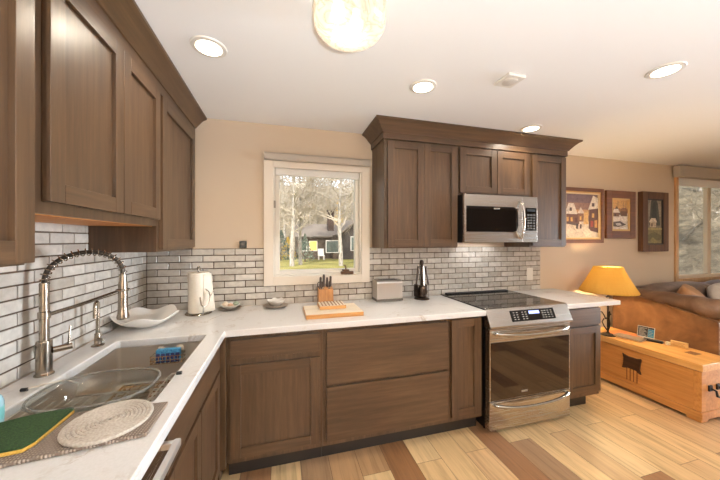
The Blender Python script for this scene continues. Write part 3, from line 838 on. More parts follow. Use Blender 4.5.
b = B().lathe((1.215, -1.375, 2.21), [(0.0, 0.0), (0.05, 0.002), (0.095, 0.010), (0.122, 0.026), (0.136, 0.05), (0.139, 0.085), (0.139, 0.150), (0.136, 0.150), (0.136, 0.085), (0.133, 0.052), (0.119, 0.030), (0.093, 0.015), (0.05, 0.006), (0.0, 0.004)], 48)
b.build('glass_bowl', seeded(), t)
b = B()
for a in range(3): 
    q = 2 * math.pi * a / 3; b.tube([(1.205 + .08 * math.cos(q), -1.375 + .08 * math.sin(q), H - .02), (1.205 + .135 * math.cos(q), -1.375 + .135 * math.sin(q), 2.35), (1.205 + .142 * math.cos(q), -1.375 + .142 * math.sin(q), 2.33)], 0.005, 8)
b.build('bracket', plain('fixture_bronze', (60, 46, 36), 0.4, 0.8), t)
m_bulb = emit('bulb_glow', (255, 226, 180), 5.0)
for a in range(2):
    q = 0.5 + math.pi * a; x, y = 1.205 + 0.045 * math.cos(q), -1.375 + 0.045 * math.sin(q)
    B().lathe((x, y, 2.25), [(0.0, 0.0), (0.018, 0.006), (0.027, 0.025), (0.024, 0.045), (0.014, 0.07), (0.013, 0.09), (0.0, 0.09)], 20).build('bulb', m_bulb, t)
l = light('pendant_lamp', 'POINT', (1.205, -1.375, 2.19), PENDANT_POWER, WARM, shadow_soft_size=0.09)
l.parent = t; l.location = (0, 0, -0.15)

t = thing('smoke_detector', 'small square white detector on the ceiling between the lights', 'detector', (2.25, -1.06, H))
B().box(2.19, 2.31, -1.12, -1.0, H - 0.018, H - 0.0005, 0.006).build('plate', m_white, t)
B().lathe((2.25, -1.06, H - 0.024), [(0.0, 0.0), (0.035, 0.001), (0.042, 0.006)], 24).build('cap', plain('detector_cap', (206, 198, 188), 0.5), t)

# unseen floor cans with upward lights, added to brighten the ceiling
def added_uplight(label, x, y, power):
    t = thing('added_floor_light', label, 'lamp', (x, y, 0), 'added floor fill lights out of view')
    B().lathe((x, y, 0), [(0.0, 0), (0.10, 0), (0.10, 0.25), (0.092, 0.25), (0.085, 0.20), (0.0, 0.20)], 32).build('fill_can', m_black, t)
    l = light('ceiling_fill', 'AREA', (x, y, 0.26), power, (0.82, 0.92, 1.0), (math.pi, 0, 0), shape='DISK', size=0.17)
    l.data.spread = math.radians(145)
    l.parent = t; l.location = (0, 0, 0.26)
added_uplight('added black floor fill light behind the camera', 0.9, -4.5, CEILING_FILL_POWER)
added_uplight('added black floor fill light to the right of the camera', 3.6, -3.4, CEILING_FILL_POWER * 0.09)

# thermostat sensor and outlet
t = thing('wall_sensor', 'small black square sensor on the wall left of the window', 'sensor', (0.666, 0, 1.402))
B().box(0.640, 0.694, -0.018, -0.0005, 1.374, 1.430, 0.004).build('housing', m_black, t)
B().box(0.650, 0.684, -0.0195, -0.0178, 1.392, 1.420, 0.0005).build('face', plain('sensor_face', (48, 40, 36), 0.15), t)
t = thing('wall_outlet', 'white electrical outlet on the tiles right of the range', 'outlet', (3.485, -0.0085, 1.08))
pl = B().box(3.447, 3.523, -0.0155, -0.0092, 1.015, 1.145, 0.003).build('plate', m_white, t)
for z in (1.055, 1.105): B().box(3.468, 3.502, -0.0175, -0.015, z - .016, z + .016, 0.002).build('socket', m_white, pl)

# ------------------------------------------------------------------ things on the window-side counter
ZC = 0.914
t = thing('scalloped_bowl', 'large white scalloped bowl in the corner behind the sink', 'bowl', (0.168, -0.398, ZC))
def wob(a, r, h):
    k = max(0.0, (h - 0.012) / 0.06); return 1 + 0.045 * k * math.cos(5 * a + .6), 0.014 * k * math.cos(5 * a + .6)
b = B().lathe((0.168, -0.398, ZC), [(0.0, 0.006), (0.045, 0.006), (0.05, 0.0), (0.06, 0.0), (0.08, 0.010), (0.13, 0.030), (0.165, 0.052), (0.180, 0.066), (0.181, 0.071), (0.175, 0.070), (0.158, 0.058), (0.125, 0.037), (0.07, 0.018), (0.0, 0.014)], 80, sx=0.9, sy=1.04, wob=wob)
b.build('dish', plain('bowl_glaze', (236, 230, 222), 0.2), t)

t = thing('paper_towel_holder', 'roll of paper towels on a metal stand in the corner', 'paper towels', (0.392, -0.165, ZC))
cx, cy = 0.392, -0.170
b = B().lathe((cx, cy, ZC), [(0.085, 0.0), (0.087, 0.004), (0.082, 0.010), (0.0, 0.012)], 36); b.cyl((cx, cy, ZC + .01), (cx, cy, ZC + .325), 0.006, 12)
b.build('stand', m_nickel, t)
b = B().lathe((cx, cy, ZC + .318), [(0.0, 0.0), (0.009, 0.002), (0.011, 0.010), (0.007, 0.018), (0.0, 0.021)], 16)
b.tube([(cx + .012 * math.cos(q), cy, ZC + .318 + .012 * math.sin(q)) for q in [2 * math.pi * j / 16 for j in range(16)]], 0.003, 6, closed=True); b.build('finial', m_nickel, t)
k = N('paper_towel'); n = k.noise(k.coords(), 60, 3); k.set(Base_Color=srgb(236, 226, 210), Roughness=0.95); k.bump(n.outputs[0], 0.25, 0.004)
b = B().lathe((cx, cy, ZC + .013), [(0.02, 0.0), (0.066, 0.0), (0.0675, 0.004), (0.0675, 0.276), (0.066, 0.280), (0.02, 0.280)], 48); rl = b.build('towel_roll', k.m, t)
# loose sheet hanging off the roll
bm = bmesh.new(); V = []
for i in range(9):
    row = []
    for j in range(12):
        a = -0.9 + i * 0.12; r = 0.069 + 0.0006 * i * i * (0.3 + 0.7 * (11 - j) / 11)
        row.append(bm.verts.new((cx + r * math.cos(a), cy + r * math.sin(a), ZC + .016 + 0.27 * j / 11)))
    V.append(row)
for i in range(8):
    for j in range(11): bm.faces.new((V[i][j], V[i + 1][j], V[i + 1][j + 1], V[i][j + 1]))
b = B(); b.bm.free(); b.bm = bm; sh = b.build('loose_sheet', k.m, rl); sh.modifiers.new('s', 'SOLIDIFY').thickness = 0.0012
b = B()
b.tube([(cx + .045, cy - .075, ZC + .006), (cx + .05, cy - .079, ZC + .06), (cx + .035, cy - .081, ZC + .075), (cx + .028, cy - .082, ZC + .13)], 0.0045, 8)
b.tube([(cx + .05, cy - .079, ZC + .06), (cx + .075, cy - .068, ZC + .08), (cx + .088, cy - .06, ZC + .13), (cx + .108, cy - .05, ZC + .17)], [0.0055, .005, .0045, .003], 8)
b.tube([(cx + .088, cy - .06, ZC + .13), (cx + .078, cy - .065, ZC + .165), (cx + .06, cy - .07, ZC + .185)], [0.0045, .004, .003], 8)
b.build('antler_arm', m_chrome, t)

def plate_bowl(x, y, r): pass
t = thing('shell_plate', 'grey plate on the counter right of the paper towels', 'plate', (0.585, -0.105, ZC))
m_greyplate = plain('grey_stoneware', (150, 136, 122), 0.4)
B().lathe((0.585, -0.105, ZC), [(0.045, 0), (0.05, 0.004), (0.083, 0.013), (0.085, 0.016), (0.08, 0.016), (0.05, 0.008), (0.0, 0.007)], 40).build('rim', m_greyplate, t)
B().lathe((0.590, -0.105, ZC + .0085), [(0.03, 0), (0.035, 0.003), (0.06, 0.018), (0.072, 0.030), (0.069, 0.031), (0.055, 0.021), (0.03, 0.008), (0, 0.007)], 40).build('saucer', m_ceramic, t)
m_shell = plain('shell_cream', (226, 206, 182), 0.4)
for (dx, dy, rr, zz, lab, mt, sc) in ((-0.032, -0.01, 0.021, 0.044, 'round cream shell standing on the grey plate', m_shell, (1, .9, 1.15)), (0.002, -0.012, 0.017, 0.034, 'pinkish shell in the middle of the grey plate', plain('shell_pink', (214, 176, 148), 0.4), (1.2, .9, .8)), (0.038, 0.0, 0.019, 0.042, 'greenish shell on the right side of the grey plate', plain('shell_green', (158, 166, 140), 0.35), (1.1, .9, 1))):
    b = B()
    def rib(a, r, h): return 1 + 0.07 * math.cos(9 * a), 0
    cz = ZC + zz
    b.lathe((0.590 + dx, -0.105 + dy, cz), [(0, -rr * .8), (rr * .6, -rr * .65), (rr, -rr * .1), (rr * .9, rr * .4), (rr * .5, rr * .8), (0, rr)], 36, sx=sc[0], sy=sc[1], wob=rib)
    tag(b.build('seashell', mt, loc=(0.590 + dx, -0.105 + dy, cz)), lab, 'shell', 'shells on the grey plate')

t = thing('saucer', 'flat grey-brown saucer on the counter under the window', 'saucer', (0.917, -0.105, ZC))
B().lathe((0.917, -0.105, ZC), [(0.05, 0), (0.055, 0.004), (0.092, 0.011), (0.095, 0.015), (0.088, 0.015), (0.05, 0.009), (0, 0.008)], 44).build('dish', m_greyplate, t)
t = thing('small_bowl', 'small white scalloped bowl on the flat saucer under the window', 'bowl', (0.92, -0.105, ZC + .0095))
def wob2(a, r, h): return 1 + 0.04 * max(0, (h - .01) / .04) * math.cos(7 * a), 0.004 * max(0, (h - .01) / .04) * math.cos(7 * a)
B().lathe((0.92, -0.105, ZC + .0095), [(0.028, 0), (0.03, 0.003), (0.045, 0.012), (0.064, 0.034), (0.068, 0.046), (0.064, 0.046), (0.058, 0.033), (0.038, 0.014), (0, 0.010)], 56, wob=wob2).build('dish', m_ceramic, t)

# knife block
t = thing('knife_block', 'wooden knife block against the tiles below the window', 'knife block', (1.315, -0.075, ZC))
m_block = wood('block_wood', (150, 98, 48), (184, 124, 66), (206, 148, 88), 'z', 0.45)
b = B().prism([(-0.128, ZC), (-0.022, ZC), (-0.040, ZC + .135), (-0.105, ZC + .118)], 'x', 1.252, 1.374, 0.003); b.build('block', m_block, t)
k_i = 0
m_blade = plain('handle_steel', (170, 160, 150), 0.25, 1.0); m_hand = plain('handle_dark', (70, 56, 48), 0.4)
for (dx, dy, ln, w) in ((0.02, .0, .095, .0085), (0.048, .008, .115, .009), (0.076, .008, .09, .008), (0.104, .004, .10, .0085), (0.034, -.022, .06, .007), (0.09, -.022, .06, .007)):
    x = 1.252 + dx; y = -0.072 + dy; z = ZC + .124
    kt = thing('knife', ['dark-handled knife leftmost in the knife block', 'tallest dark-handled knife in the knife block', 'knife third from the left in the back of the knife block', 'knife at the right end of the knife block', 'short knife at the front left of the knife block', 'short knife at the front right of the knife block'][k_i], 'knife', (x, y, z), 'knives in the block')
    B().box(x - .009, x + .009, y - .0015, y + .0015, z - .05, z + .012).build('blade', m_blade, kt)
    b = B().prism([(x - w, z + .012), (x + w, z + .012), (x + w * 1.1, z + ln * .5), (x + w * 1.3, z + ln * .92), (x + w * .6, z + ln), (x - w * .8, z + ln * .96), (x - w, z + ln * .5)], 'y', y - .0075, y + .0075, 0.003)
    b.build('handle', m_hand, kt); k_i += 1
# kitchen scissors handle loop
t = thing('scissors', 'dark kitchen scissors with loop handles in the left of the knife block', 'scissors', (1.272, -0.097, ZC + .12))
b = B()
for dx in (-0.011, 0.013):
    b.tube([(1.268 + dx + .011 * math.cos(q), -0.098, ZC + .158 + .02 * math.sin(q)) for q in [2 * math.pi * j / 18 for j in range(18)]], 0.0038, 8, closed=True)
    b.tube([(1.268 + dx, -0.098, ZC + .138), (1.269, -0.098, ZC + .108)], 0.004, 8)
b.build('handles', m_hand, t)

# cutting board and peg game board
m_board = wood('maple_board', (222, 202, 170), (234, 218, 192), (242, 230, 210), 'x', 0.4)
m_boardside = wood('board_edge', (172, 116, 58), (196, 140, 78), (212, 160, 98), 'x', 0.45)
t = thing('cutting_board', 'thick pale wooden cutting board under the peg board', 'cutting board', (1.32, -0.395, ZC))
b = B().box(1.118, 1.512, -0.540, -0.262, ZC, ZC + .010, 0.003).mat(1).box(1.118, 1.512, -0.540, -0.262, ZC + .010, ZC + .030, 0.004)
for f in b.bm.faces:
    f.material_index = 1 if f.calc_center_median().z > ZC + .0285 else 0
b.build('slab', [m_boardside, m_board], t)
t = thing('peg_board', 'small wooden peg board with white rows lying on the cutting board', 'game board', (1.315, -0.34, ZC + .0305))
b = B().box(1.222, 1.412, -0.425, -0.268, ZC + .0305, ZC + .054, 0.003); b.build('block', m_boardside, t)
b = B().box(1.226, 1.408, -0.421, -0.272, ZC + .0538, ZC + .0552); fc = b.build('face', plain('face_cream', (228, 214, 190), 0.5), t)
m_pegs = plain('peg_brown', (140, 92, 52), 0.5)
for i in range(4):
    for j in range(7):
        x = 1.244 + j * .0245; y = -0.404 + i * .0375; B().box(x - .005, x + .005, y - .011, y + .011, ZC + .0552, ZC + .0585, 0.001).build('slot_bar', m_pegs, fc)

# toaster
t = thing('toaster', 'brushed steel two-slice toaster on the counter right of the window', 'toaster', (1.85, -0.10, ZC))
b = B().prism([(-0.165, ZC + .022), (-0.028, ZC + .022), (-0.028, ZC + .158), (-0.034, ZC + .172), (-0.048, ZC + .180), (-0.145, ZC + .180), (-0.159, ZC + .172), (-0.165, ZC + .158)], 'x', 1.735, 1.968, 0.006); b.build('shell', plain('toaster_steel', (206, 200, 194), 0.3, 0.9), t)
b = B().box(1.732, 1.971, -0.168, -0.025, ZC + .003, ZC + .022, 0.004); 
for x in (1.76, 1.945):
    for y in (-0.15, -0.045): b.cyl((x, y, ZC), (x, y, ZC + .004), 0.01, 12)
b.build('base', plain('toaster_base', (120, 112, 104), 0.4, 0.6), t)
for y in (-0.122, -0.072): B().box(1.775, 1.935, y - .012, y + .012, ZC + .178, ZC + .1812, 0.001).build('slot', m_black, t)
b = B().box(1.967, 1.984, -0.106, -0.086, ZC + .095, ZC + .108, 0.003); b.build('lever', m_black, t)
B().lathe((1.967, -0.096, ZC + .055), [(0.014, 0), (0.014, .010), (0.011, .013), (0, .013)], 20, axis='x').build('dial', m_black, t)

# utensil carousel
t = thing('utensil_stand', 'dark round utensil stand beside the toaster', 'utensil stand', (2.165, -0.13, ZC))
ux, uy = 2.165, -0.135
m_pewter = plain('dark_pewter', (74, 62, 54), 0.28, 0.85)
B().lathe((ux, uy, ZC), [(0.066, 0.0), (0.068, 0.006), (0.06, 0.014), (0.02, 0.02), (0.011, 0.03), (0.0, 0.03)], 32).build('base', m_pewter, t)
B().lathe((ux, uy, ZC + .028), [(0.018, 0.0), (0.014, 0.05), (0.012, 0.27), (0.018, 0.285), (0.020, 0.30), (0.012, 0.318), (0.0, 0.322)], 16).build('post', m_pewter, t)
b = B().tube([(ux + .034 * math.cos(q), uy + .034 * math.sin(q), ZC + .285) for q in [2 * math.pi * j / 24 for j in range(24)]], 0.0035, 8, closed=True)
for j in range(3):
    q = 2 * math.pi * j / 3; b.tube([(ux, uy, ZC + .285), (ux + .034 * math.cos(q), uy + .034 * math.sin(q), ZC + .285)], 0.003, 6)
b.build('hanger_ring', m_pewter, t)
B().lathe((ux, uy, ZC + .016), [(0.02, 0.0), (0.040, 0.006), (0.043, 0.02), (0.034, 0.075), (0.024, 0.10), (0.019, 0.105), (0.0, 0.105)], 28).build('bell', m_pewter, t)
names = [('ladle', 'steel-handled ladle hanging at the front of the utensil stand', 'ladle'), ('spatula', 'dark slotted spatula hanging on the right of the utensil stand', 'spatula'), ('serving_spoon', 'large spoon hanging at the left of the utensil stand', 'spoon'), ('fork', 'long fork hanging at the rear left of the utensil stand', 'fork'), ('turner', 'flat turner hanging at the back of the utensil stand', 'turner')]
for j, (nm, lab, cat) in enumerate(names):
    q = -1.75 + j * 2 * math.pi / 5; px, py = ux + .038 * math.cos(q), uy + .038 * math.sin(q)
    ox, oy = ux + .060 * math.cos(q), uy + .060 * math.sin(q)
    ut = thing(nm, lab, cat, (px, py, ZC + .03), 'utensils on the stand')
    B().tube([(px, py, ZC + .292), (px, py, ZC + .25), (ox, oy, ZC + .125)], [0.008, .0105, .007], 10).build('handle', m_pewter if j % 3 else m_blade, ut)
    M = Matrix.Translation((ox, oy, ZC + .085)) @ Matrix.Rotation(q + math.pi / 2, 4, 'Z')
    b = B()
    if nm in ('ladle', 'serving_spoon'):
        b.ico((0, 0, 0), 0.036, 3, (1, 0.4, 1.3))
        for v in b.bm.verts: v.co = M @ v.co
    elif nm == 'fork':
        for dx in (-.015, 0, .015): b.box(dx - .003, dx + .003, -.002, .002, -.045, .02, 0.001, 2, M)
        b.box(-.018, .018, -.002, .002, .018, .04, 0.001, 2, M)
    else:
        for dx in (-.026, -.013, 0, .013, .026): b.box(dx - .0048, dx + .0048, -.002, .002, -.055, .03, 0.001, 2, M)
        b.box(-.031, .031, -.002, .002, -.062, -.05, 0.001, 2, M).box(-.031, .031, -.002, .002, .025, .046, 0.001, 2, M)
    b.build('head', m_pewter, ut)

# ------------------------------------------------------------------ near counter: mat, coaster, sponge, bottle
k = N('woven_mat'); v = k.coords((1, 1, 1), rot=(0, 0, 0.05))
w1 = k.n('ShaderNodeTexWave'); w1.bands_direction = 'X'; w1.inputs['Scale'].default_value = 42; k.l(v, w1.inputs[0])
w2 = k.n('ShaderNodeTexWave'); w2.bands_direction = 'Y'; w2.inputs['Scale'].default_value = 42; k.l(v, w2.inputs[0])
mm = k.n('ShaderNodeMath'); mm.operation = 'MULTIPLY'; k.l(w1.outputs[1], mm.inputs[0]); k.l(w2.outputs[1], mm.inputs[1])
k.l(k.ramp(mm.outputs[0], [(0.0, srgb(112, 96, 84)), (0.6, srgb(170, 154, 140))]).outputs[0], k.bsdf.inputs['Base Color']); k.set(Roughness=0.95); k.bump(mm.outputs[0], 0.8, 0.004)
bm = bmesh.new(); b = B(); b.bm.free(); b.bm = bm
b.prism([(0.10, -1.615), (0.345, -1.592), (0.618, -1.556), (0.616, -1.398), (0.40, -1.392), (0.10, -1.402)], 'z', ZC + .0004, ZC + .011, 0.0045)
tag(b.build('drying_mat', k.m, loc=(0.36, -1.5, ZC)), 'taupe woven drying mat on the near counter beside the sink', 'mat')
k = N('cotton_rope'); v = k.coords(); n = k.noise(v, 160, 3)
vo = k.n('ShaderNodeTexVoronoi'); vo.inputs['Scale'].default_value = 150; k.l(v, vo.inputs['Vector'])
k.l(k.ramp(vo.outputs[0], [(0.1, srgb(198, 188, 176)), (0.8, srgb(174, 162, 148))]).outputs[0], k.bsdf.inputs['Base Color']); k.set(Roughness=0.95); k.bump(vo.outputs[0], -0.5, 0.002)
ccx, ccy = 0.497, -1.478
t = thing('rope_trivet', 'round coiled cotton rope trivet lying on the drying mat', 'trivet', (ccx, ccy, ZC + .011))
b = B(); pts = []; T = 10
for kk in range(T * 44 + 1):
    a = 2 * math.pi * kk / 44; r = 0.003 + 0.0092 * a / (2 * math.pi); pts.append((ccx + r * math.cos(a), ccy + r * math.sin(a), ZC + .0168))
b.tube(pts, 0.0053, 8)
b.tube([(ccx + .0955 * math.cos(q), ccy + .0955 * math.sin(q), ZC + .0168) for q in [2 * math.pi * j / 48 for j in range(48)]], 0.0056, 8, closed=True); b.build('coil', k.m, t)

k1 = N('green_scourer'); n = k1.noise(k1.coords(), 260, 4, 0.7)
k1.l(k1.ramp(n.outputs[0], [(0.3, srgb(20, 40, 16)), (0.7, srgb(62, 92, 42))]).outputs[0], k1.bsdf.inputs['Base Color']); k1.set(Roughness=1.0); k1.bump(n.outputs[0], 0.9, 0.004)
k2 = N('yellow_foam'); n = k2.noise(k2.coords(), 200, 3)
k2.l(k2.ramp(n.outputs[0], [(0.3, srgb(204, 158, 62)), (0.7, srgb(232, 192, 98))]).outputs[0], k2.bsdf.inputs['Base Color']); k2.set(Roughness=1.0); k2.bump(n.outputs[0], 0.5, 0.003)
t = thing('scrub_sponge', 'green and yellow scrub sponge lying on the drying mat', 'sponge', (0.29, -1.48, ZC + .011))
outl = [(0.165, -1.585), (0.362, -1.562), (0.372, -1.540), (0.372, -1.398), (0.355, -1.390), (0.262, -1.412), (0.165, -1.455)]
B().prism(outl, 'z', ZC + .0114, ZC + .021, 0.003).build('foam', k2.m, t)
B().prism([(x * .997 + .001, y) for x, y in outl], 'z', ZC + .0212, ZC + .0275, 0.002).build('scouring_pad', k1.m, t)

t = thing('soap_bottle', 'pale blue soap bottle at the left edge of the near counter', 'bottle', (0.19, -1.412, ZC))
bx_, by_ = 0.190, -1.420
b = B().lathe((bx_, by_, ZC), [(0.0, 0.0), (0.024, 0.0), (0.029, 0.004), (0.030, 0.02), (0.030, 0.075), (0.026, 0.09), (0.014, 0.10), (0.011, 0.105), (0.0, 0.105)], 32)
k = N('soap_blue'); k.set(Base_Color=srgb(176, 214, 224), Roughness=0.15, IOR=1.4); k.bsdf.inputs['Transmission Weight'].default_value = 0.3
b.build('body', k.m, t)
b = B().lathe((bx_, by_, ZC + .105), [(0.0125, 0), (0.0125, 0.016), (0.006, 0.018), (0.005, 0.04), (0.0, 0.04)], 20)
b.tube([(bx_, by_, ZC + .143), (bx_ - .025, by_ - .012, ZC + .143), (bx_ - .03, by_ - .014, ZC + .136)], 0.0045, 8); b.build('pump', m_white, t)
b = B().lathe((bx_, by_, ZC + .03), [(0.0304, 0), (0.0304, 0.035)], 32); b.bm.faces.ensure_lookup_table()
b.build('label_band', plain('label_teal', (110, 170, 168), 0.4), t)

# ------------------------------------------------------------------ living room side: pictures
def paint_mat(col):
    nm = 'paint_%02x%02x%02x' % col
    if nm in MC: return MC[nm]
    k = N(nm); v = k.coords(); n = k.noise(v, 34, 6, 0.75, 1.2)
    d = k.ramp(n.outputs[0], [(0.34, (0.42, 0.38, 0.34, 1)), (0.5, (0.95, 0.92, 0.88, 1)), (0.68, (1.25, 1.2, 1.12, 1))])
    k.l(k.mix(0.85, srgb(*col), d.outputs[0], 'MULTIPLY'), k.bsdf.inputs['Base Color']); k.set(Roughness=0.55)
    MC[nm] = k.m; return k.m
def picture(label, x0, x1, z0, z1, fw, mat_w, dep, m_fr, m_mat, paint, lip=None, cy=-0.009):
    t = thing('framed_picture', label, 'picture', ((x0 + x1) / 2, 0, z0), 'pictures on the wall')
    b = B(); y0 = -dep
    def frame(b, a0, a1, c0, c1, w, ya, yb, bev):
        b.box(a0, a0 + w, ya, yb, c0, c1, bev).box(a1 - w, a1, ya, yb, c0, c1, bev)
        b.box(a0 + w, a1 - w, ya, yb, c0, c0 + w, bev).box(a0 + w, a1 - w, ya, yb, c1 - w, c1, bev)
    frame(b, x0, x1, z0, z1, fw, y0, -0.001, 0.005)
    b.build('frame', m_fr, t)
    xi0, xi1, zi0, zi1 = x0 + fw, x1 - fw, z0 + fw, z1 - fw
    if lip:
        b = B(); frame(b, xi0, xi1, zi0, zi1, 0.014, y0 + .006, -0.002, 0.003); b.build('fillet', lip, t)
    if m_mat:
        b = B(); frame(b, xi0, xi1, zi0, zi1, mat_w, -0.024, -0.006, 0); b.build('mat_board', m_mat, t)
        xi0 += mat_w; xi1 -= mat_w; zi0 += mat_w; zi1 -= mat_w
    b = B(); mats = []; 
    for n, (poly, col) in enumerate(paint):
        mi = paint_mat(col)
        if mi not in mats: mats.append(mi)
        b.mat(mats.index(mi))
        f = b.bm.faces.new([b.bm.verts.new((xi0 + u * (xi1 - xi0), cy - n * 0.0004, zi0 + w * (zi1 - zi0))) for u, w in poly]); f.material_index = mats.index(mi)
        if f.normal.y > 0: f.normal_flip()
    b.bm.normal_update()
    for f in b.bm.faces:
        if f.normal.y > 0: f.normal_flip()
    b.build('print', mats, t)
R = lambda a, c, d, e: [(a, c), (d, c), (d, e), (a, e)]
rp = random.Random(5)
m_walnut = wood('walnut_frame', (78, 44, 20), (108, 62, 28), (132, 80, 40), 'x', 0.5)
m_grayfr = wood('weathered_frame', (66, 40, 22), (94, 60, 34), (124, 84, 52), 'z', 0.55)
m_gold = plain('gilt_fillet', (196, 150, 84), 0.35, 0.6)
# picture one: snowy village street at dusk
P1 = [(R(0, 0, 1, 1), (120, 98, 104)), (R(0, .62, 1, .8), (150, 116, 104)), (R(0, .5, 1, .64), (196, 152, 112)), (R(0, 0, 1, .36), (226, 212, 196)),
      ([(.0, .3), (.42, .3), (.42, .5), (.34, .58), (.0, .58)], (112, 74, 58)), ([(-0.0, .55), (.10, .78), (.26, .78), (.36, .56), (.36, .53), (0, .53)], (226, 216, 206)),
      (R(.13, .60, .20, .68), (90, 64, 60)), (R(.04, .36, .10, .46), (216, 168, 92)), (R(.16, .36, .22, .46), (206, 158, 86)), (R(.28, .34, .36, .44), (90, 50, 40)),
      ([(.38, .36), (.54, .36), (.54, .56), (.38, .56)], (138, 96, 74)), ([(.36, .55), (.46, .70), (.58, .55)], (220, 206, 194)), (R(.43, .40, .48, .48), (222, 176, 100)),
      ([(.54, .30), (.70, .30), (.68, .62), (.56, .58)], (222, 182, 122)),
      ([(.70, .16), (1, .10), (1, .72), (.72, .66)], (96, 62, 50)), ([(.68, .64), (.84, .98), (1, .92), (1, .68)], (230, 220, 210)), (R(.80, .72, .88, .80), (86, 66, 66)),
      (R(.76, .24, .84, .38), (170, 70, 50)), (R(.88, .22, .97, .40), (206, 150, 80)), (R(.80, .46, .87, .56), (212, 168, 100)),
      ([(.06, .30), (.34, .26), (.36, .32), (.06, .35)], (98, 78, 70)), ([(.3, .20), (.36, .18), (.38, .30), (.32, .31)], (60, 44, 42)), ([(.42, .20), (.47, .19), (.48, .29), (.43, .30)], (72, 50, 46)),
      ([(0, .06), (.5, .14), (.62, .0), (0, 0)], (210, 196, 180)), ([(.5, .14), (.7, .2), (.8, .1), (.62, 0)], (240, 228, 210))]
picture('wide framed painting of a snowy village street, nearest the cabinets', 3.90, 4.518, 1.404, 2.020, 0.040, 0.028, 0.032, m_walnut, plain('mat_cream', (214, 190, 152), 0.7), P1, m_gold)
P2 = [(R(0, 0, 1, 1), (212, 168, 110)), (R(0, .55, 1, .72), (172, 124, 84)), (R(0, 0, 1, .56), (216, 206, 196)), ([(.0, .55), (.3, .80), (.5, .62), (.6, .5), (0, .5)], (98, 74, 58)),
      (R(.08, .44, .44, .58), (122, 90, 72)), ([(.02, .57), (.14, .70), (.40, .70), (.5, .57)], (230, 222, 214)), (R(.16, .46, .24, .53), (60, 46, 42)), (R(.55, .46, .95, .64), (108, 76, 58)), ([(.5, .62), (.62, .74), (.9, .74), (1, .62)], (148, 106, 74)),
      ([(.1, .40), (.9, .44), (1, .30), (.0, .28)], (236, 228, 220)), ([(0, .24), (.5, .28), (.9, .16), (.4, .08), (0, .10)], (90, 76, 70)), ([(.2, .2), (.5, .22), (.6, .14), (.3, .12)], (200, 196, 192)), (R(.68, .72, .70, .96), (74, 52, 40)), (R(.86, .70, .875, .92), (74, 52, 40)), (R(.34, .74, .355, .95), (84, 60, 44)), ([(.55, .05), (.95, .10), (1, 0), (.5, 0)], (236, 230, 224))]
picture('middle framed painting of snow-covered cottages with a wide brown frame', 4.565, 5.036, 1.456, 2.013, 0.088, 0.02, 0.03, m_walnut, plain('mat_tan', (206, 172, 118), 0.7), P2)
P3 = [(R(0, 0, 1, 1), (150, 140, 124)), (R(0, .36, 1, .62), (128, 116, 98)), (R(0, 0, 1, .36), (132, 120, 80)), ([(.18, .42), (.30, .96), (.42, 1.0), (.62, 1.0), (.72, .9), (.86, .42)], (72, 72, 62)), ([(.30, .5), (.42, .92), (.56, .95), (.68, .5)], (54, 56, 48)),
      (R(.22, .38, .60, .50), (196, 176, 150)), ([(.16, .49), (.30, .58), (.56, .58), (.66, .49)], (222, 206, 186)), (R(.30, .40, .38, .47), (96, 72, 56)), (R(0, .32, 1, .37), (172, 156, 104)), ([(0, .2), (.5, .28), (1, .18), (1, .1), (0, .08)], (108, 100, 62)), ([(.2, .1), (.4, .16), (.7, .06), (.5, 0)], (150, 138, 84))]
picture('tall narrow framed painting of a cabin and dark tree, beside the window', 5.112, 5.566, 1.298, 2.020, 0.085, 0.0, 0.055, m_grayfr, None, P3, plain('fillet_dark', (44, 30, 24), 0.5), -0.036)

# ------------------------------------------------------------------ chest
PINE = ((176, 112, 54), (200, 138, 74), (218, 160, 94))
p_y = wood('pine_y', *PINE, axis='y', rough=0.35); p_x = wood('pine_x', *PINE, axis='x', rough=0.35)
t = thing('wooden_chest', 'long orange pine chest with an iron latch behind the sofa arm', 'chest', (4.33, -0.53, 0))
CX0, CX1, CY0, CY1 = 4.13, 4.53, -0.995, -0.085
b = B().box(CX0 + .008, CX1 - .008, CY0 + .008, CY1 - .008, 0.055, 0.40, 0.004); b.build('body', p_y, t)
b = B().box(CX0 - .004, CX1 + .004, CY0 - .004, CY1 + .004, 0.022, 0.085, 0.008); b.build('plinth', p_y, t)
b = B()
for y in (CY0 + .05, CY1 - .05):
    for x in (CX0 + .05, CX1 - .05): b.box(x - .045, x + .045, y - .045, y + .045, 0, 0.022, 0.004)
b.build('feet', p_x, t)
lid = B().box(CX0 - .006, CX1 + .004, CY0 - .008, CY1 + .006, 0.405, 0.462, 0.006).build('lid', wood('pine_lid_lamplit', (196, 136, 70), (218, 162, 92), (232, 184, 116), 'y', 0.35), t)  # lid pine lighter and yellower, with the lamp's warm light put into its colour
B().box(4.34, 4.43, -0.86, -0.79, 0.4615, 0.4630).build('inlay', plain('lid_stain', (120, 70, 36), 0.4), lid)
for y in (CY0 - .0005, CY1):
    pass
b = B()
for x in (CX0 + .002,): b.box(x, x + .05, CY0 + .001, CY0 + .014, 0.09, 0.40, 0.003)
b.box(CX0 + .001, CX0 + .014, CY0 + .002, CY0 + .05, 0.09, 0.40, 0.003)
b.build('corner_board', p_x, t)
lt = B().prism([(-0.455, 0.352), (-0.468, 0.345), (-0.50, 0.336), (-0.565, 0.338), (-0.598, 0.348), (-0.606, 0.340), (-0.598, 0.30), (-0.592, 0.24), (-0.604, 0.205), (-0.590, 0.205), (-0.565, 0.225), (-0.50, 0.228), (-0.470, 0.215), (-0.452, 0.215), (-0.462, 0.25), (-0.466, 0.31)], 'x', CX0 - .004, CX0 + .0085, 0.0015).build('latch_plate', wood('latch_brown', (52, 32, 20), (74, 48, 32), (98, 66, 44), 'y', 0.4), t)
m_groove = plain('groove_brown', (104, 58, 24), 0.5)
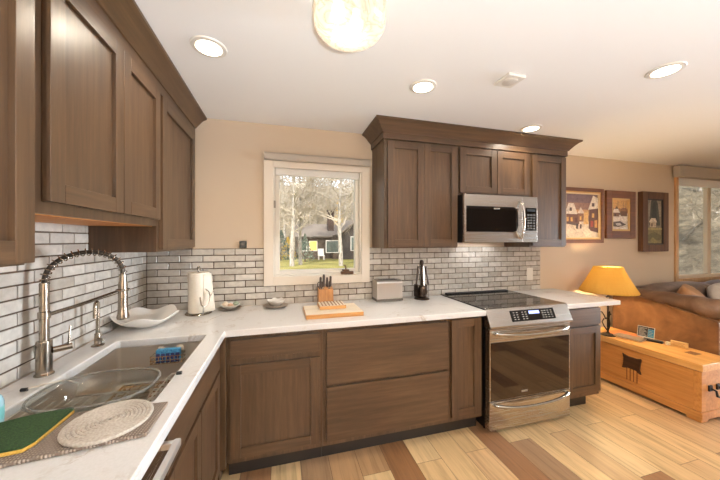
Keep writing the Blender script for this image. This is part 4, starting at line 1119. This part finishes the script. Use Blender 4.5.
for y in (-0.488, -0.515, -0.542, -0.569): B().box(CX0 + .0055, CX0 + .0085, y - .003, y + .003, 0.11, 0.222, 0.001).build('tassel_bar', m_groove, t)
b = B()
hx0 = 4.29
b.tube([(hx0 - .05, CY0 + .002, .262), (hx0 - .05, CY0 - .03, .255), (hx0 - .045, CY0 - .034, .215), (hx0, CY0 - .036, .20), (hx0 + .045, CY0 - .034, .215), (hx0 + .05, CY0 - .03, .255), (hx0 + .05, CY0 + .002, .262)], 0.008, 10)
b.box(hx0 - .07, hx0 - .03, CY0 - .003, CY0 + .009, .24, .285, .002).box(hx0 + .03, hx0 + .07, CY0 - .003, CY0 + .009, .24, .285, .002)
b.build('handle', m_iron, t)

ZL = 0.4645
# lamp
lx, ly = 4.185, -0.292
t = thing('table_lamp', 'iron table lamp with a lit amber shade at the end of the chest', 'lamp', (lx, ly, ZL))
b = B().lathe((lx, ly, ZL), [(0.062, 0), (0.064, 0.006), (0.05, 0.014), (0.02, 0.022), (0.012, 0.032), (0.0, .032)], 28); b.build('base', m_iron, t)
b = B().tube([(lx, ly, ZL + .02), (lx, ly, ZL + .66)], 0.0075, 10); b.lathe((lx, ly, ZL + .36), [(0.008, 0), (0.018, .01), (0.018, .03), (0.008, .04)], 16)
b.lathe((lx, ly, ZL + .16), [(0.008, 0), (0.016, .012), (0.008, .024)], 16); b.build('stem', m_iron, t)
b = B()
for q0 in (0.3, 2.2, 4.1):
    cq, sq = math.cos(q0), math.sin(q0)
    pts = [(0.006, .05), (0.03, .09), (0.045, .13), (0.03, .165), (0.016, .16), (0.03, .20), (0.05, .235), (0.062, .225)]
    b.tube([(lx + r * cq, ly + r * sq, ZL + h) for r, h in pts], 0.0055, 8)
b.build('scroll', m_iron, t)
def shade_mat():
    k = N('amber_shade'); k.t.nodes.remove(k.bsdf)
    df = k.n('ShaderNodeBsdfDiffuse'); tl = k.n('ShaderNodeBsdfTranslucent')
    df.inputs[0].default_value = srgb(226, 194, 112); tl.inputs[0].default_value = srgb(246, 218, 112)
    m = k.n('ShaderNodeMixShader'); m.inputs[0].default_value = 0.55
    k.l(df.outputs[0], m.inputs[1]); k.l(tl.outputs[0], m.inputs[2]); k.l(m.outputs[0], k.out.inputs[0]); return k.m
def pleat(a, r, h): return 1 + 0.012 * math.cos(44 * a), 0
b = B(); bm = b.bm
prof = [(0.236, 0.0), (0.235, 0.012), (0.182, 0.11), (0.145, 0.19), (0.118, 0.252), (0.117, 0.258)]
seg = 176; rings = []
for (r, h) in prof:
    rings.append([bm.verts.new((lx + r * (1 + .010 * math.cos(44 * 2 * math.pi * j / seg)) * math.cos(2 * math.pi * j / seg), ly + r * (1 + .010 * math.cos(44 * 2 * math.pi * j / seg)) * math.sin(2 * math.pi * j / seg), 0.908 + h)) for j in range(seg)])
for a, c in zip(rings[:-1], rings[1:]):
    for j in range(seg): bm.faces.new((a[j], a[(j + 1) % seg], c[(j + 1) % seg], c[j]))
o = b.build('lamp_shade', shade_mat(), t, sharp=80); o.modifiers.new('s', 'SOLIDIFY').thickness = 0.002
b = B()
for q0 in (0, 2.094, 4.188): b.tube([(lx, ly, 1.14), (lx + .121 * math.cos(q0), ly + .121 * math.sin(q0), 1.155)], 0.0025, 6)
b.cyl((lx, ly, 1.10), (lx, ly, 1.165), .004, 8); b.build('harp', m_iron, t)
B().lathe((lx, ly, 1.0), [(0.0, 0.0), (0.013, 0.0), (0.014, 0.02), (0.028, 0.05), (0.03, 0.07), (0.02, 0.092), (0.0, 0.098)], 20).build('bulb', emit('lamp_bulb_glow', (255, 210, 140), 14.0), t)
l = light('table_lamp_light', 'POINT', (lx, ly, 1.06), LAMP_POWER, (1.0, 0.72, 0.38), shadow_soft_size=0.035)
l.parent = t; l.location = (0, 0, 1.06 - ZL)

# things on the chest
t = thing('magazine', 'reddish magazine lying on the chest in front of the lamp', 'magazine', (4.36, -0.36, ZL))
M = Matrix.Translation((4.345, -0.335, ZL)) @ Matrix.Rotation(0.12, 4, 'Z')
B().box(-.10, .10, -.12, .12, 0.0, 0.006, 0.0015, 2, M).build('pages', plain('page_white', (214, 200, 180), .7), t)
B().box(-.101, .101, -.121, .121, 0.0062, 0.0082, 0.0005, 2, M).build('cover', plain('cover_red', (206, 118, 72), .35), t)
t = thing('magazine', 'dark grey magazine lying nearest the chest front edge', 'magazine', (4.24, -0.45, ZL))
M = Matrix.Translation((4.255, -0.43, ZL + .0085)) @ Matrix.Rotation(0.25, 4, 'Z')
M2 = Matrix.Translation((4.285, -0.42, ZL + .0085)) @ Matrix.Rotation(0.25, 4, 'Z')
B().box(-.075, .075, -.11, .11, 0.0, 0.005, 0.0015, 2, M2).build('pages', plain('page_white', (214, 200, 180), .7), t)
B().box(-.076, .076, -.111, .111, 0.0052, 0.0072, 0.0005, 2, M2).build('cover', plain('cover_grey', (128, 112, 98), .35), t)
t = thing('info_card', 'black and blue printed card standing in a holder on the chest', 'card', (4.43, -0.465, ZL))
ML = Matrix.Translation((4.43, -0.465, ZL)) @ Matrix.Rotation(math.radians(-78), 4, 'Z') @ Matrix.Rotation(math.radians(-12), 4, 'X') @ Matrix.Scale(0.74, 4)
b = B().box(-.085, .085, -.004, .004, 0.0, .158, 0.001, 2, ML); cd = b.build('board', plain('card_white', (206, 198, 186), .5), t)
B().box(-.080, .020, -.0052, -.0038, .026, .152, 0, 2, ML).build('dark_panel', plain('card_black', (40, 36, 36), .4), cd)
B().box(.022, .080, -.0052, -.0038, .026, .128, 0, 2, ML).build('blue_panel', plain('card_blue', (52, 120, 150), .4), cd)
B().box(.022, .080, -.0052, -.0038, .130, .152, 0, 2, ML).build('dark_tab', plain('card_black', (40, 36, 36), .4), cd)
m_line = plain('card_line', (170, 164, 156), .5)
for j in range(7): B().box(-.070, .010 - .012 * (j % 3), -.0060, -.0051, .038 + j * .0155, .044 + j * .0155, 0, 2, ML).build('text_line', m_line, cd)
for j in range(4): B().box(.030, .072 - .008 * (j % 2), -.0060, -.0051, .042 + j * .020, .047 + j * .020, 0, 2, ML).build('text_line', m_line, cd)
t = thing('remote_control', 'black remote control lying on the chest beside the printed card', 'remote', (4.395, -0.545, ZL))
M = Matrix.Translation((4.395, -0.545, ZL)) @ Matrix.Rotation(0.30, 4, 'Z') @ Matrix.Scale(0.8, 4)
B().box(-.028, .028, -.085, .085, 0, .024, 0.007, 2, M).build('case', plain('remote_black', (38, 34, 32), .4), t)
for i in range(5):
    for j in range(3): B().box(-.018 + j * .014, -.010 + j * .014, -.062 + i * .022, -.052 + i * .022, .0238, .0262, 0.0008, 2, M).build('button', plain('key_grey', (92, 88, 84), 0.5), t)
o = B().box(4.405, 4.432, -0.655, -0.630, ZL, ZL + .03, 0.003)
tag(o.build('dice_box', plain('cube_cream', (226, 206, 168), .5), loc=(4.418, -.642, ZL)), 'small cream cube on the chest beside the remote', 'block')
t = thing('wooden_sign', 'small pale wooden block sign standing near the chest back edge', 'sign', (4.45, -0.705, ZL))
M = Matrix.Translation((4.45, -0.705, ZL)) @ Matrix.Rotation(math.radians(-74), 4, 'Z') @ Matrix.Scale(0.8, 4)
B().box(-.068, .068, -.012, .012, 0, .062, 0.003, 2, M).build('block', wood('sign_wood', (206, 160, 92), (224, 182, 116), (236, 200, 140), 'y', .5), t)
m_burn = plain('burnt_mark', (176, 128, 70), .6)
for j in range(3): B().box(-.050, .046 - .012 * (j % 2), -.0128, -.0118, .014 + j * .014, .019 + j * .014, 0, 2, M).build('engraved_line', m_burn, t)

# ------------------------------------------------------------------ sofa
def leather(name, c0, c1, c2):
    k = N(name); v = k.coords(); n = k.noise(v, 5, 5, 0.6, .4); n2 = k.noise(v, 90, 3)
    k.l(k.ramp(n.outputs[0], [(0.3, srgb(*c0)), (0.5, srgb(*c1)), (0.72, srgb(*c2))]).outputs[0], k.bsdf.inputs['Base Color'])
    k.set(Roughness=0.42); k.bump(n2.outputs[0], 0.15, 0.003); return k.m
m_lea = leather('brown_leather', (100, 66, 40), (130, 90, 56), (156, 112, 74))
m_lea2 = leather('taupe_leather', (84, 68, 60), (112, 94, 84), (140, 122, 110))
t = thing('leather_sofa', 'brown leather sofa below the living room window beside the chest', 'sofa', (5.7, -0.5, 0))
AX = 4.60
b = B().box(AX, 7.0, -0.86, -0.06, 0.06, 0.40, 0.02)
for x in (AX + .08, 6.9):
    for y in (-.8, -.14): b.cyl((x, y, 0), (x, y, .07), .025, 12)
b.build('frame', m_lea, t)
# arm outer panel with sloping top seam
b = B().prism([(-0.885, 0.10), (-0.06, 0.10), (-0.06, 0.885), (-0.19, 0.868), (-0.40, 0.828), (-0.65, 0.775), (-0.885, 0.725)], 'x', AX, AX + .06, 0.012)
b.build('arm_panel', m_lea, t)
# rolled padded arm top
bm = bmesh.new(); rings = []
for i in range(14):
    y = -0.05 - i * (0.86 / 13); f = i / 13.0; ring = []
    r1 = 0.055 + 0.05 * f + .008 * math.sin(i * 1.3); zc = 0.91 - r1 * .98 + .006 * math.sin(i * 2.1)
    if i in (0, 13): r1 *= .75
    for j in range(18):
        a = 2 * math.pi * j / 18; ring.append(bm.verts.new((AX + .125 + 0.115 * math.cos(a) * (r1 / (.055 + .05 * f)) , y, zc + r1 * math.sin(a))))
    rings.append(ring)
for a, c in zip(rings[:-1], rings[1:]):
    for j in range(18): bm.faces.new((a[j], a[(j + 1) % 18], c[(j + 1) % 18], c[j]))
bm.faces.new(rings[0]); bm.faces.new(list(reversed(rings[-1])))
bmesh.ops.recalc_face_normals(bm, faces=bm.faces)
b = B(); b.bm.free(); b.bm = bm; o = b.build('arm_roll', leather('worn_leather', (84, 58, 42), (112, 82, 60), (146, 114, 90)), t, sharp=70)
b = B().box(AX + .05, AX + .23, -0.87, -0.06, 0.38, 0.82, .02); b.build('arm_core', m_lea, t)
def cushion(b, x0, x1, y0, y1, z0, z1, puff=0.04, rx=0.0, n=10):
    bm = b.bm; C0 = Vector(((x0 + x1) / 2, (y0 + y1) / 2, (z0 + z1) / 2)); S = Vector((x1 - x0, y1 - y0, z1 - z0)) / 2
    g = bmesh.ops.create_cube(bm, size=2.0); vs = g['verts']; es = list({e for v in vs for e in v.link_edges})
    bmesh.ops.subdivide_edges(bm, edges=es, cuts=n, use_grid_fill=True)
    vs = list(bm.verts)
    Rm = Matrix.Rotation(rx, 3, 'X')
    for v in vs:
        p = v.co.copy(); q = Vector([math.copysign(abs(c) ** 1.0, c) for c in p])
        l4 = (abs(q.x) ** 6 + abs(q.y) ** 6 + abs(q.z) ** 6) ** (1 / 6.0)
        q = q / l4
        mid = (1 - min(1, q.x ** 2)) * (1 - min(1, q.z ** 2)); q.y *= 1 + puff * mid * 4
        mid2 = (1 - min(1, q.x ** 2)) * (1 - min(1, q.y ** 2)); q.z *= 1 + puff * mid2 * 2
        v.co = C0 + Rm @ Vector((q.x * S.x, q.y * S.y, q.z * S.z))
for i in range(2):
    b = B(); cushion(b, 4.84 + i * 1.08, 5.90 + i * 1.08, -0.34, -0.10, 0.40, 0.935, 0.03, math.radians(8)); b.build('back_cushion', m_lea2, t, sharp=60)
    b = B(); cushion(b, 4.84 + i * 1.08, 5.90 + i * 1.08, -0.90, -0.30, 0.38, 0.52, 0.03); b.build('seat_cushion', m_lea, t, sharp=60)
b = B().box(AX + .02, 7.0, -0.12, -0.045, 0.1, 0.90, .025); b.build('back', m_lea2, t)
for (x0, lab, mt, rz, s) in ((5.08, 'tan leather throw pillow on the sofa behind the rolled arm', leather('tan_leather', (128, 84, 50), (160, 112, 70), (190, 140, 94)), .35, 0.23), (5.72, 'pale grey throw pillow on the sofa under the window', leather('grey_suede', (150, 140, 132), (176, 166, 156), (196, 188, 178)), -.2, 0.22)):
    b = B(); cushion(b, -s, s, -.085, .085, -s * .9, s * .9, 0.10, 0, 8)
    M = Matrix.Translation((x0, -0.50, 0.735)) @ Matrix.Rotation(rz, 4, 'Z') @ Matrix.Rotation(math.radians(-16), 4, 'X')
    for v in b.bm.verts:
        q = v.co; k_ = max(abs(q.x), abs(q.z)) / s; q.y *= 1.0 - 0.72 * min(1, k_) ** 3; v.co = M @ q
    tag(b.build('throw_pillow', mt, loc=(x0, -0.50, 0.53), sharp=60), lab, 'pillow', 'throw pillows on the sofa')

# ------------------------------------------------------------------ outdoors
GZ = -0.35
k = N('lawn_grass'); v = k.coords(); n = k.noise(v, 0.5, 5, .6); n2 = k.noise(v, 9, 4, .7)
c = k.ramp(n.outputs[0], [(0.35, srgb(118, 112, 58)), (0.5, srgb(150, 142, 70)), (0.65, srgb(172, 160, 92))])
c2 = k.ramp(n2.outputs[0], [(0.3, (.6, .6, .55, 1)), (0.7, (1.15, 1.15, 1.1, 1))])
k.l(k.mix(.9, c.outputs[0], c2.outputs[0], 'MULTIPLY'), k.bsdf.inputs['Base Color']); k.set(Roughness=1.0); k.bump(n2.outputs[0], .6, .05)
struct(B().box(-60, 90, 0.2, 34, GZ - .3, GZ).build('ground', k.m))
k = N('brush_slope'); v = k.coords((1, 1, 1.6)); n = k.noise(v, 0.16, 8, .72, .3); n2 = k.noise(v, 2.2, 6, .75, .5); n3 = k.noise(v, 12, 4, .7)
c = k.ramp(n.outputs[0], [(0.3, srgb(112, 102, 84)), (0.5, srgb(154, 142, 120)), (0.7, srgb(182, 166, 136))])
c2 = k.ramp(n2.outputs[0], [(0.32, (.42, .42, .38, 1)), (0.55, (1, .98, .95, 1)), (.75, (1.3, 1.28, 1.22, 1))])
c3 = k.ramp(n3.outputs[0], [(0.3, (.65, .65, .62, 1)), (.7, (1.2, 1.2, 1.2, 1))])
k.l(k.mix(.9, k.mix(.95, c.outputs[0], c2.outputs[0], 'MULTIPLY'), c3.outputs[0], 'MULTIPLY'), k.bsdf.inputs['Base Color']); k.set(Roughness=1.0); k.bump(n2.outputs[0], 1.0, .5)
def hz(x, y):
    a = min(max(0, y - 33) * 0.42, 15.5); d = max(0, (x - 12.5) + .25 * (y - 3)) * 0.50 if x > 9 else 0
    d = min(d, 16); return GZ - .05 + max(a, d) + .35 * math.sin(x * .9) * math.sin(y * .7) * min(1, max(a, d))
bm = bmesh.new(); V = []
NX, NY = 90, 70
for i in range(NX + 1):
    V.append([bm.verts.new((-50 + 140 * i / NX, 1.0 + 89 * j / NY, hz(-50 + 140 * i / NX, 1.0 + 89 * j / NY))) for j in range(NY + 1)])
for i in range(NX):
    for j in range(NY): bm.faces.new((V[i][j], V[i + 1][j], V[i + 1][j + 1], V[i][j + 1]))
b = B(); b.bm.free(); b.bm = bm; struct(b.build('hill', k.m, sharp=180))

def pix(u, d, v=None):
    s, c = math.sin(.2676), math.cos(.2676); r = (u - 360) / 285.064 * d
    return Vector((0.964 + d * s + r * c, -2.437 + d * c - r * s, 1.438 + (0 if v is None else (240 - v) / 285.064 * d)))

# neighbour house
m_sid = wood('house_siding', (66, 54, 44), (84, 70, 58), (98, 84, 70), 'x', .8)
m_sid2 = plain('house_siding_dark', (70, 63, 58), .85); m_roof = plain('roof_shingle', (122, 112, 102), .9); m_brick = plain('chimney_brick', (62, 46, 38), .9)
m_wlit = emit('lit_window', (236, 190, 90), .7); m_wdk = plain('dark_window', (70, 84, 76), .15)
t = thing('house', 'low brown house with a tall chimney beyond the lawn', 'house', (5.5, 26, GZ))
b = B().box(2.4, 5.6, 24.8, 30, GZ, 1.75).box(5.6, 6.4, 24.2, 30, GZ, 1.9); b.build('wall', m_sid, t)
b = B().prism([(6.4, GZ), (9.6, GZ), (9.6, 2.2), (8.0, 3.35), (6.4, 2.2)], 'y', 23.4, 30); b.build('gable_wall', m_sid2, t)
b = B().prism([(24.2, 1.70), (24.2, 1.80), (27.4, 3.1), (30.6, 1.8), (30.6, 1.70), (27.4, 3.0)], 'x', 2.0, 6.6); b.build('roof', m_roof, t)
b = B().prism([(5.9, 1.85), (8.0, 3.45), (10.1, 1.85), (10.1, 2.0), (8.0, 3.62), (5.9, 2.0)], 'y', 22.9, 30.3); b.build('gable_roof', m_roof, t)
b = B().box(5.35, 5.95, 25.5, 26.2, 1.6, 4.3).box(5.28, 6.02, 25.43, 26.27, 4.3, 4.45); b.build('chimney', m_brick, t)
for (x0, x1, z0, z1, yy, lit) in ((3.5, 4.15, .45, 1.3, 24.8, 1), (2.6, 3.2, .45, 1.3, 24.8, 0), (5.0, 6.1, .3, 1.35, 24.2, 0), (7.2, 8.4, .5, 1.7, 23.4, 0)):
    f = B().box(x0 - .07, x1 + .07, yy - .06, yy - .01, z0 - .07, z1 + .07).build('window', m_white, t)
    B().box(x0, x1, yy - .075, yy - .055, z0, z1).build('pane', m_wlit if lit else m_wdk, f)
t = thing('garden_chair', 'white garden chair on the lawn in front of the house', 'chair', (4.4, 23.2, GZ))
B().box(4.1, 4.65, 22.9, 23.45, GZ + .36, GZ + .42, .01).build('seat', m_white, t)
B().box(4.1, 4.65, 23.4, 23.48, GZ + .36, GZ + 1.0, .02).build('backrest', m_white, t)
for x in (4.12, 4.58):
    for y in (22.92, 23.38): B().box(x, x + .05, y, y + .05, GZ, GZ + .37).build('leg', m_white, t)

# bare trees
k = N('aspen_bark'); v = k.coords((6, 6, 1.5)); n = k.noise(v, 2.2, 5, .7)
k.l(k.ramp(n.outputs[0], [(0.38, srgb(84, 76, 66)), (0.48, srgb(150, 142, 130)), (0.75, srgb(186, 178, 166))]).outputs[0], k.bsdf.inputs['Base Color']); k.set(Roughness=.9); m_bark = k.m
m_twig = plain('twig_grey', (164, 152, 134), .95)
def make_tree(seed, h, r0, nb, lean=0.0, loc=(0, 0, 0), low=0.22):
    rnd = random.Random(seed); tr = B(); tw = B()
    pts = []; p = Vector((0, 0, 0)); d = Vector((lean, 0, 1)).normalized(); n = 9; rs = []
    for i in range(n + 1):
        pts.append(p.copy()); rs.append(r0 * (1 - .85 * i / n)); d = (d + Vector((rnd.uniform(-.07, .07), rnd.uniform(-.07, .07), 0.03))).normalized(); p += d * h / n
    tr.tube(pts, rs, 8)
    def branch(p, d, ln, r, lev):
        q = [p.copy()]; dd = d.copy(); m = 4
        for i in range(m):
            dd = (dd + Vector((rnd.uniform(-.25, .25), rnd.uniform(-.25, .25), rnd.uniform(-.08, .22)))).normalized(); q.append(q[-1] + dd * ln / m)
        (tw).tube(q, [r * (1 - .2 * i) for i in range(m + 1)], 3, cap=False)
        if lev < 2:
            for j in range(6 if lev == 0 else 5):
                f = rnd.uniform(.25, .98); i = min(m - 1, int(f * m)); s = q[i].lerp(q[i + 1], f * m - i)
                a = Vector((rnd.uniform(-1, 1), rnd.uniform(-1, 1), rnd.uniform(-.5, .7))).normalized()
                branch(s, (dd * .6 + a * .8).normalized(), ln * rnd.uniform(.4, .62), r * .62, lev + 1)
    for j in range(nb):
        f = low + (1 - low) * (j + rnd.random()) / nb; f = min(f, .99); i = int(f * n); s = pts[i].lerp(pts[i + 1], f * n - i)
        a = rnd.uniform(0, 2 * math.pi); up = rnd.uniform(.2, .8)
        branch(s, Vector((math.cos(a), math.sin(a), up)).normalized(), h * .30 * (1.15 - f * .7), r0 * .30 * (1.2 - f * .7), 0)
    return tr, tw
def tree_thing(seed, h, r0, nb, label, lean=0):
    t = thing('bare_tree', label, 'tree', (0, 0, 0), 'bare trees outside the windows')
    tr, tw = make_tree(seed, h, r0, nb, lean)
    tr.build('trunk', m_bark, t); tw.build('branches', m_twig, t); return t
protos = [tree_thing(11, 10.5, .17, 36, 'x'), tree_thing(12, 9.0, .15, 32, 'x', .06), tree_thing(13, 11.5, .18, 36, 'x')]
spots = [(292, 19.5, 0, 'tall bare aspen on the lawn, left of the pair by the house', 1), (300.5, 20.6, 1, 'bare aspen on the lawn close right of the tallest one', 1), (341, 19.8, 2, 'bare aspen on the lawn in front of the house gable', .9),
         (252, 24, 0, 'bare tree on the lawn, hidden left of the kitchen window', 1), (225, 30, 2, 'bare tree far left on the lawn, hidden behind the wall', 1), (276, 26, 1, 'bare tree behind the left frame of the kitchen window', 1), (317, 39, 0, 'bare tree behind the low wing of the house', 1), (330, 41, 2, 'bare tree behind the house chimney', 1.0), (352, 38, 1, 'bare tree behind the house gable', 1.1), (285, 38, 2, 'bare tree up the slope at the left of the kitchen window', 1), (304, 44, 1, 'bare tree high up the slope above the low wing', 1.2), (324, 48, 0, 'bare tree high up the slope above the chimney', 1.2), (345, 46, 2, 'bare tree high up the slope above the gable', 1.1), (310, 37, 2, 'bare tree rising behind the roof above the lit house window', .9), (362, 21.5, 0, 'bare tree before the gable, partly behind the right window frame', .8)]
spots2 = [(683, 11.0, 1, 'white-branched bare tree by the left side of the living room window', .42), (700, 13, 0, 'bare tree in the middle of the left living room pane', .42), (716, 11.5, 2, 'bare tree behind the living room window post', .4), (692, 17, 2, 'bare tree up the bank behind the left living room pane', .5), (728, 15, 1, 'bare tree in the right pane of the living room window', .6)]
used = [0, 0, 0]
for (u, d, pi_, lab, sc) in spots + spots2:
    q = pix(u, d)
    if not used[pi_]: o = protos[pi_]; used[pi_] = 1
    else: o = copy_tree(protos[pi_])
    z = max(GZ, hz(q.x, q.y)) - .05
    o.location = (q.x, q.y, z); o.rotation_euler = (0, 0, u * 1.7); o.scale = (sc, sc, sc); o['label'] = lab
    if u in (683, 716): o.rotation_euler = (0.5, -0.75 if u == 683 else 0.6, 0.4)
# evergreen shrubs and yellow bushes
def shrub(label, u, d, w, h, col, seed):
    rnd = random.Random(seed); q = pix(u, d); b = B(); z = max(GZ, hz(q.x, q.y))
    for i in range(420):
        a = rnd.uniform(0, 2 * math.pi); f = rnd.random(); rr = w * (1 - f ** 1.3) * rnd.uniform(.55, 1.0); s = rnd.uniform(.06, .13)
        c = Vector((q.x + rr * math.cos(a), q.y + rr * math.sin(a), z + .05 + f * h)); e1 = Vector((rnd.uniform(-1, 1), rnd.uniform(-1, 1), rnd.uniform(-1, 1))).normalized() * s; e2 = e1.orthogonal().normalized() * s
        b.quad(c - e1, c + e2 * .5, c + e1, c - e2 * .5)
    t = thing('shrub', label, 'shrub', (q.x, q.y, z), 'shrubs across the lawn')
    b.build('foliage', plain('leaf_%d' % seed, col, .9), t)
    B().tube([(q.x, q.y, z - .02), (q.x, q.y, z + h * .7)], [.06, .02], 6).build('stem', m_brick, t)
shrub('dark evergreen shrub at the lower left of the kitchen window', 281, 25, 1.1, 2.6, (74, 88, 74), 1)
shrub('yellow-leaved bush left of the paired aspens', 288, 27, .9, 2.0, (190, 160, 70), 2)
shrub('grey-green shrub between the aspens and the house', 305, 23.5, .9, 2.2, (106, 118, 100), 3)
shrub('golden bush glowing behind the house chimney', 338, 39, 1.5, 6.2, (206, 164, 66), 4)
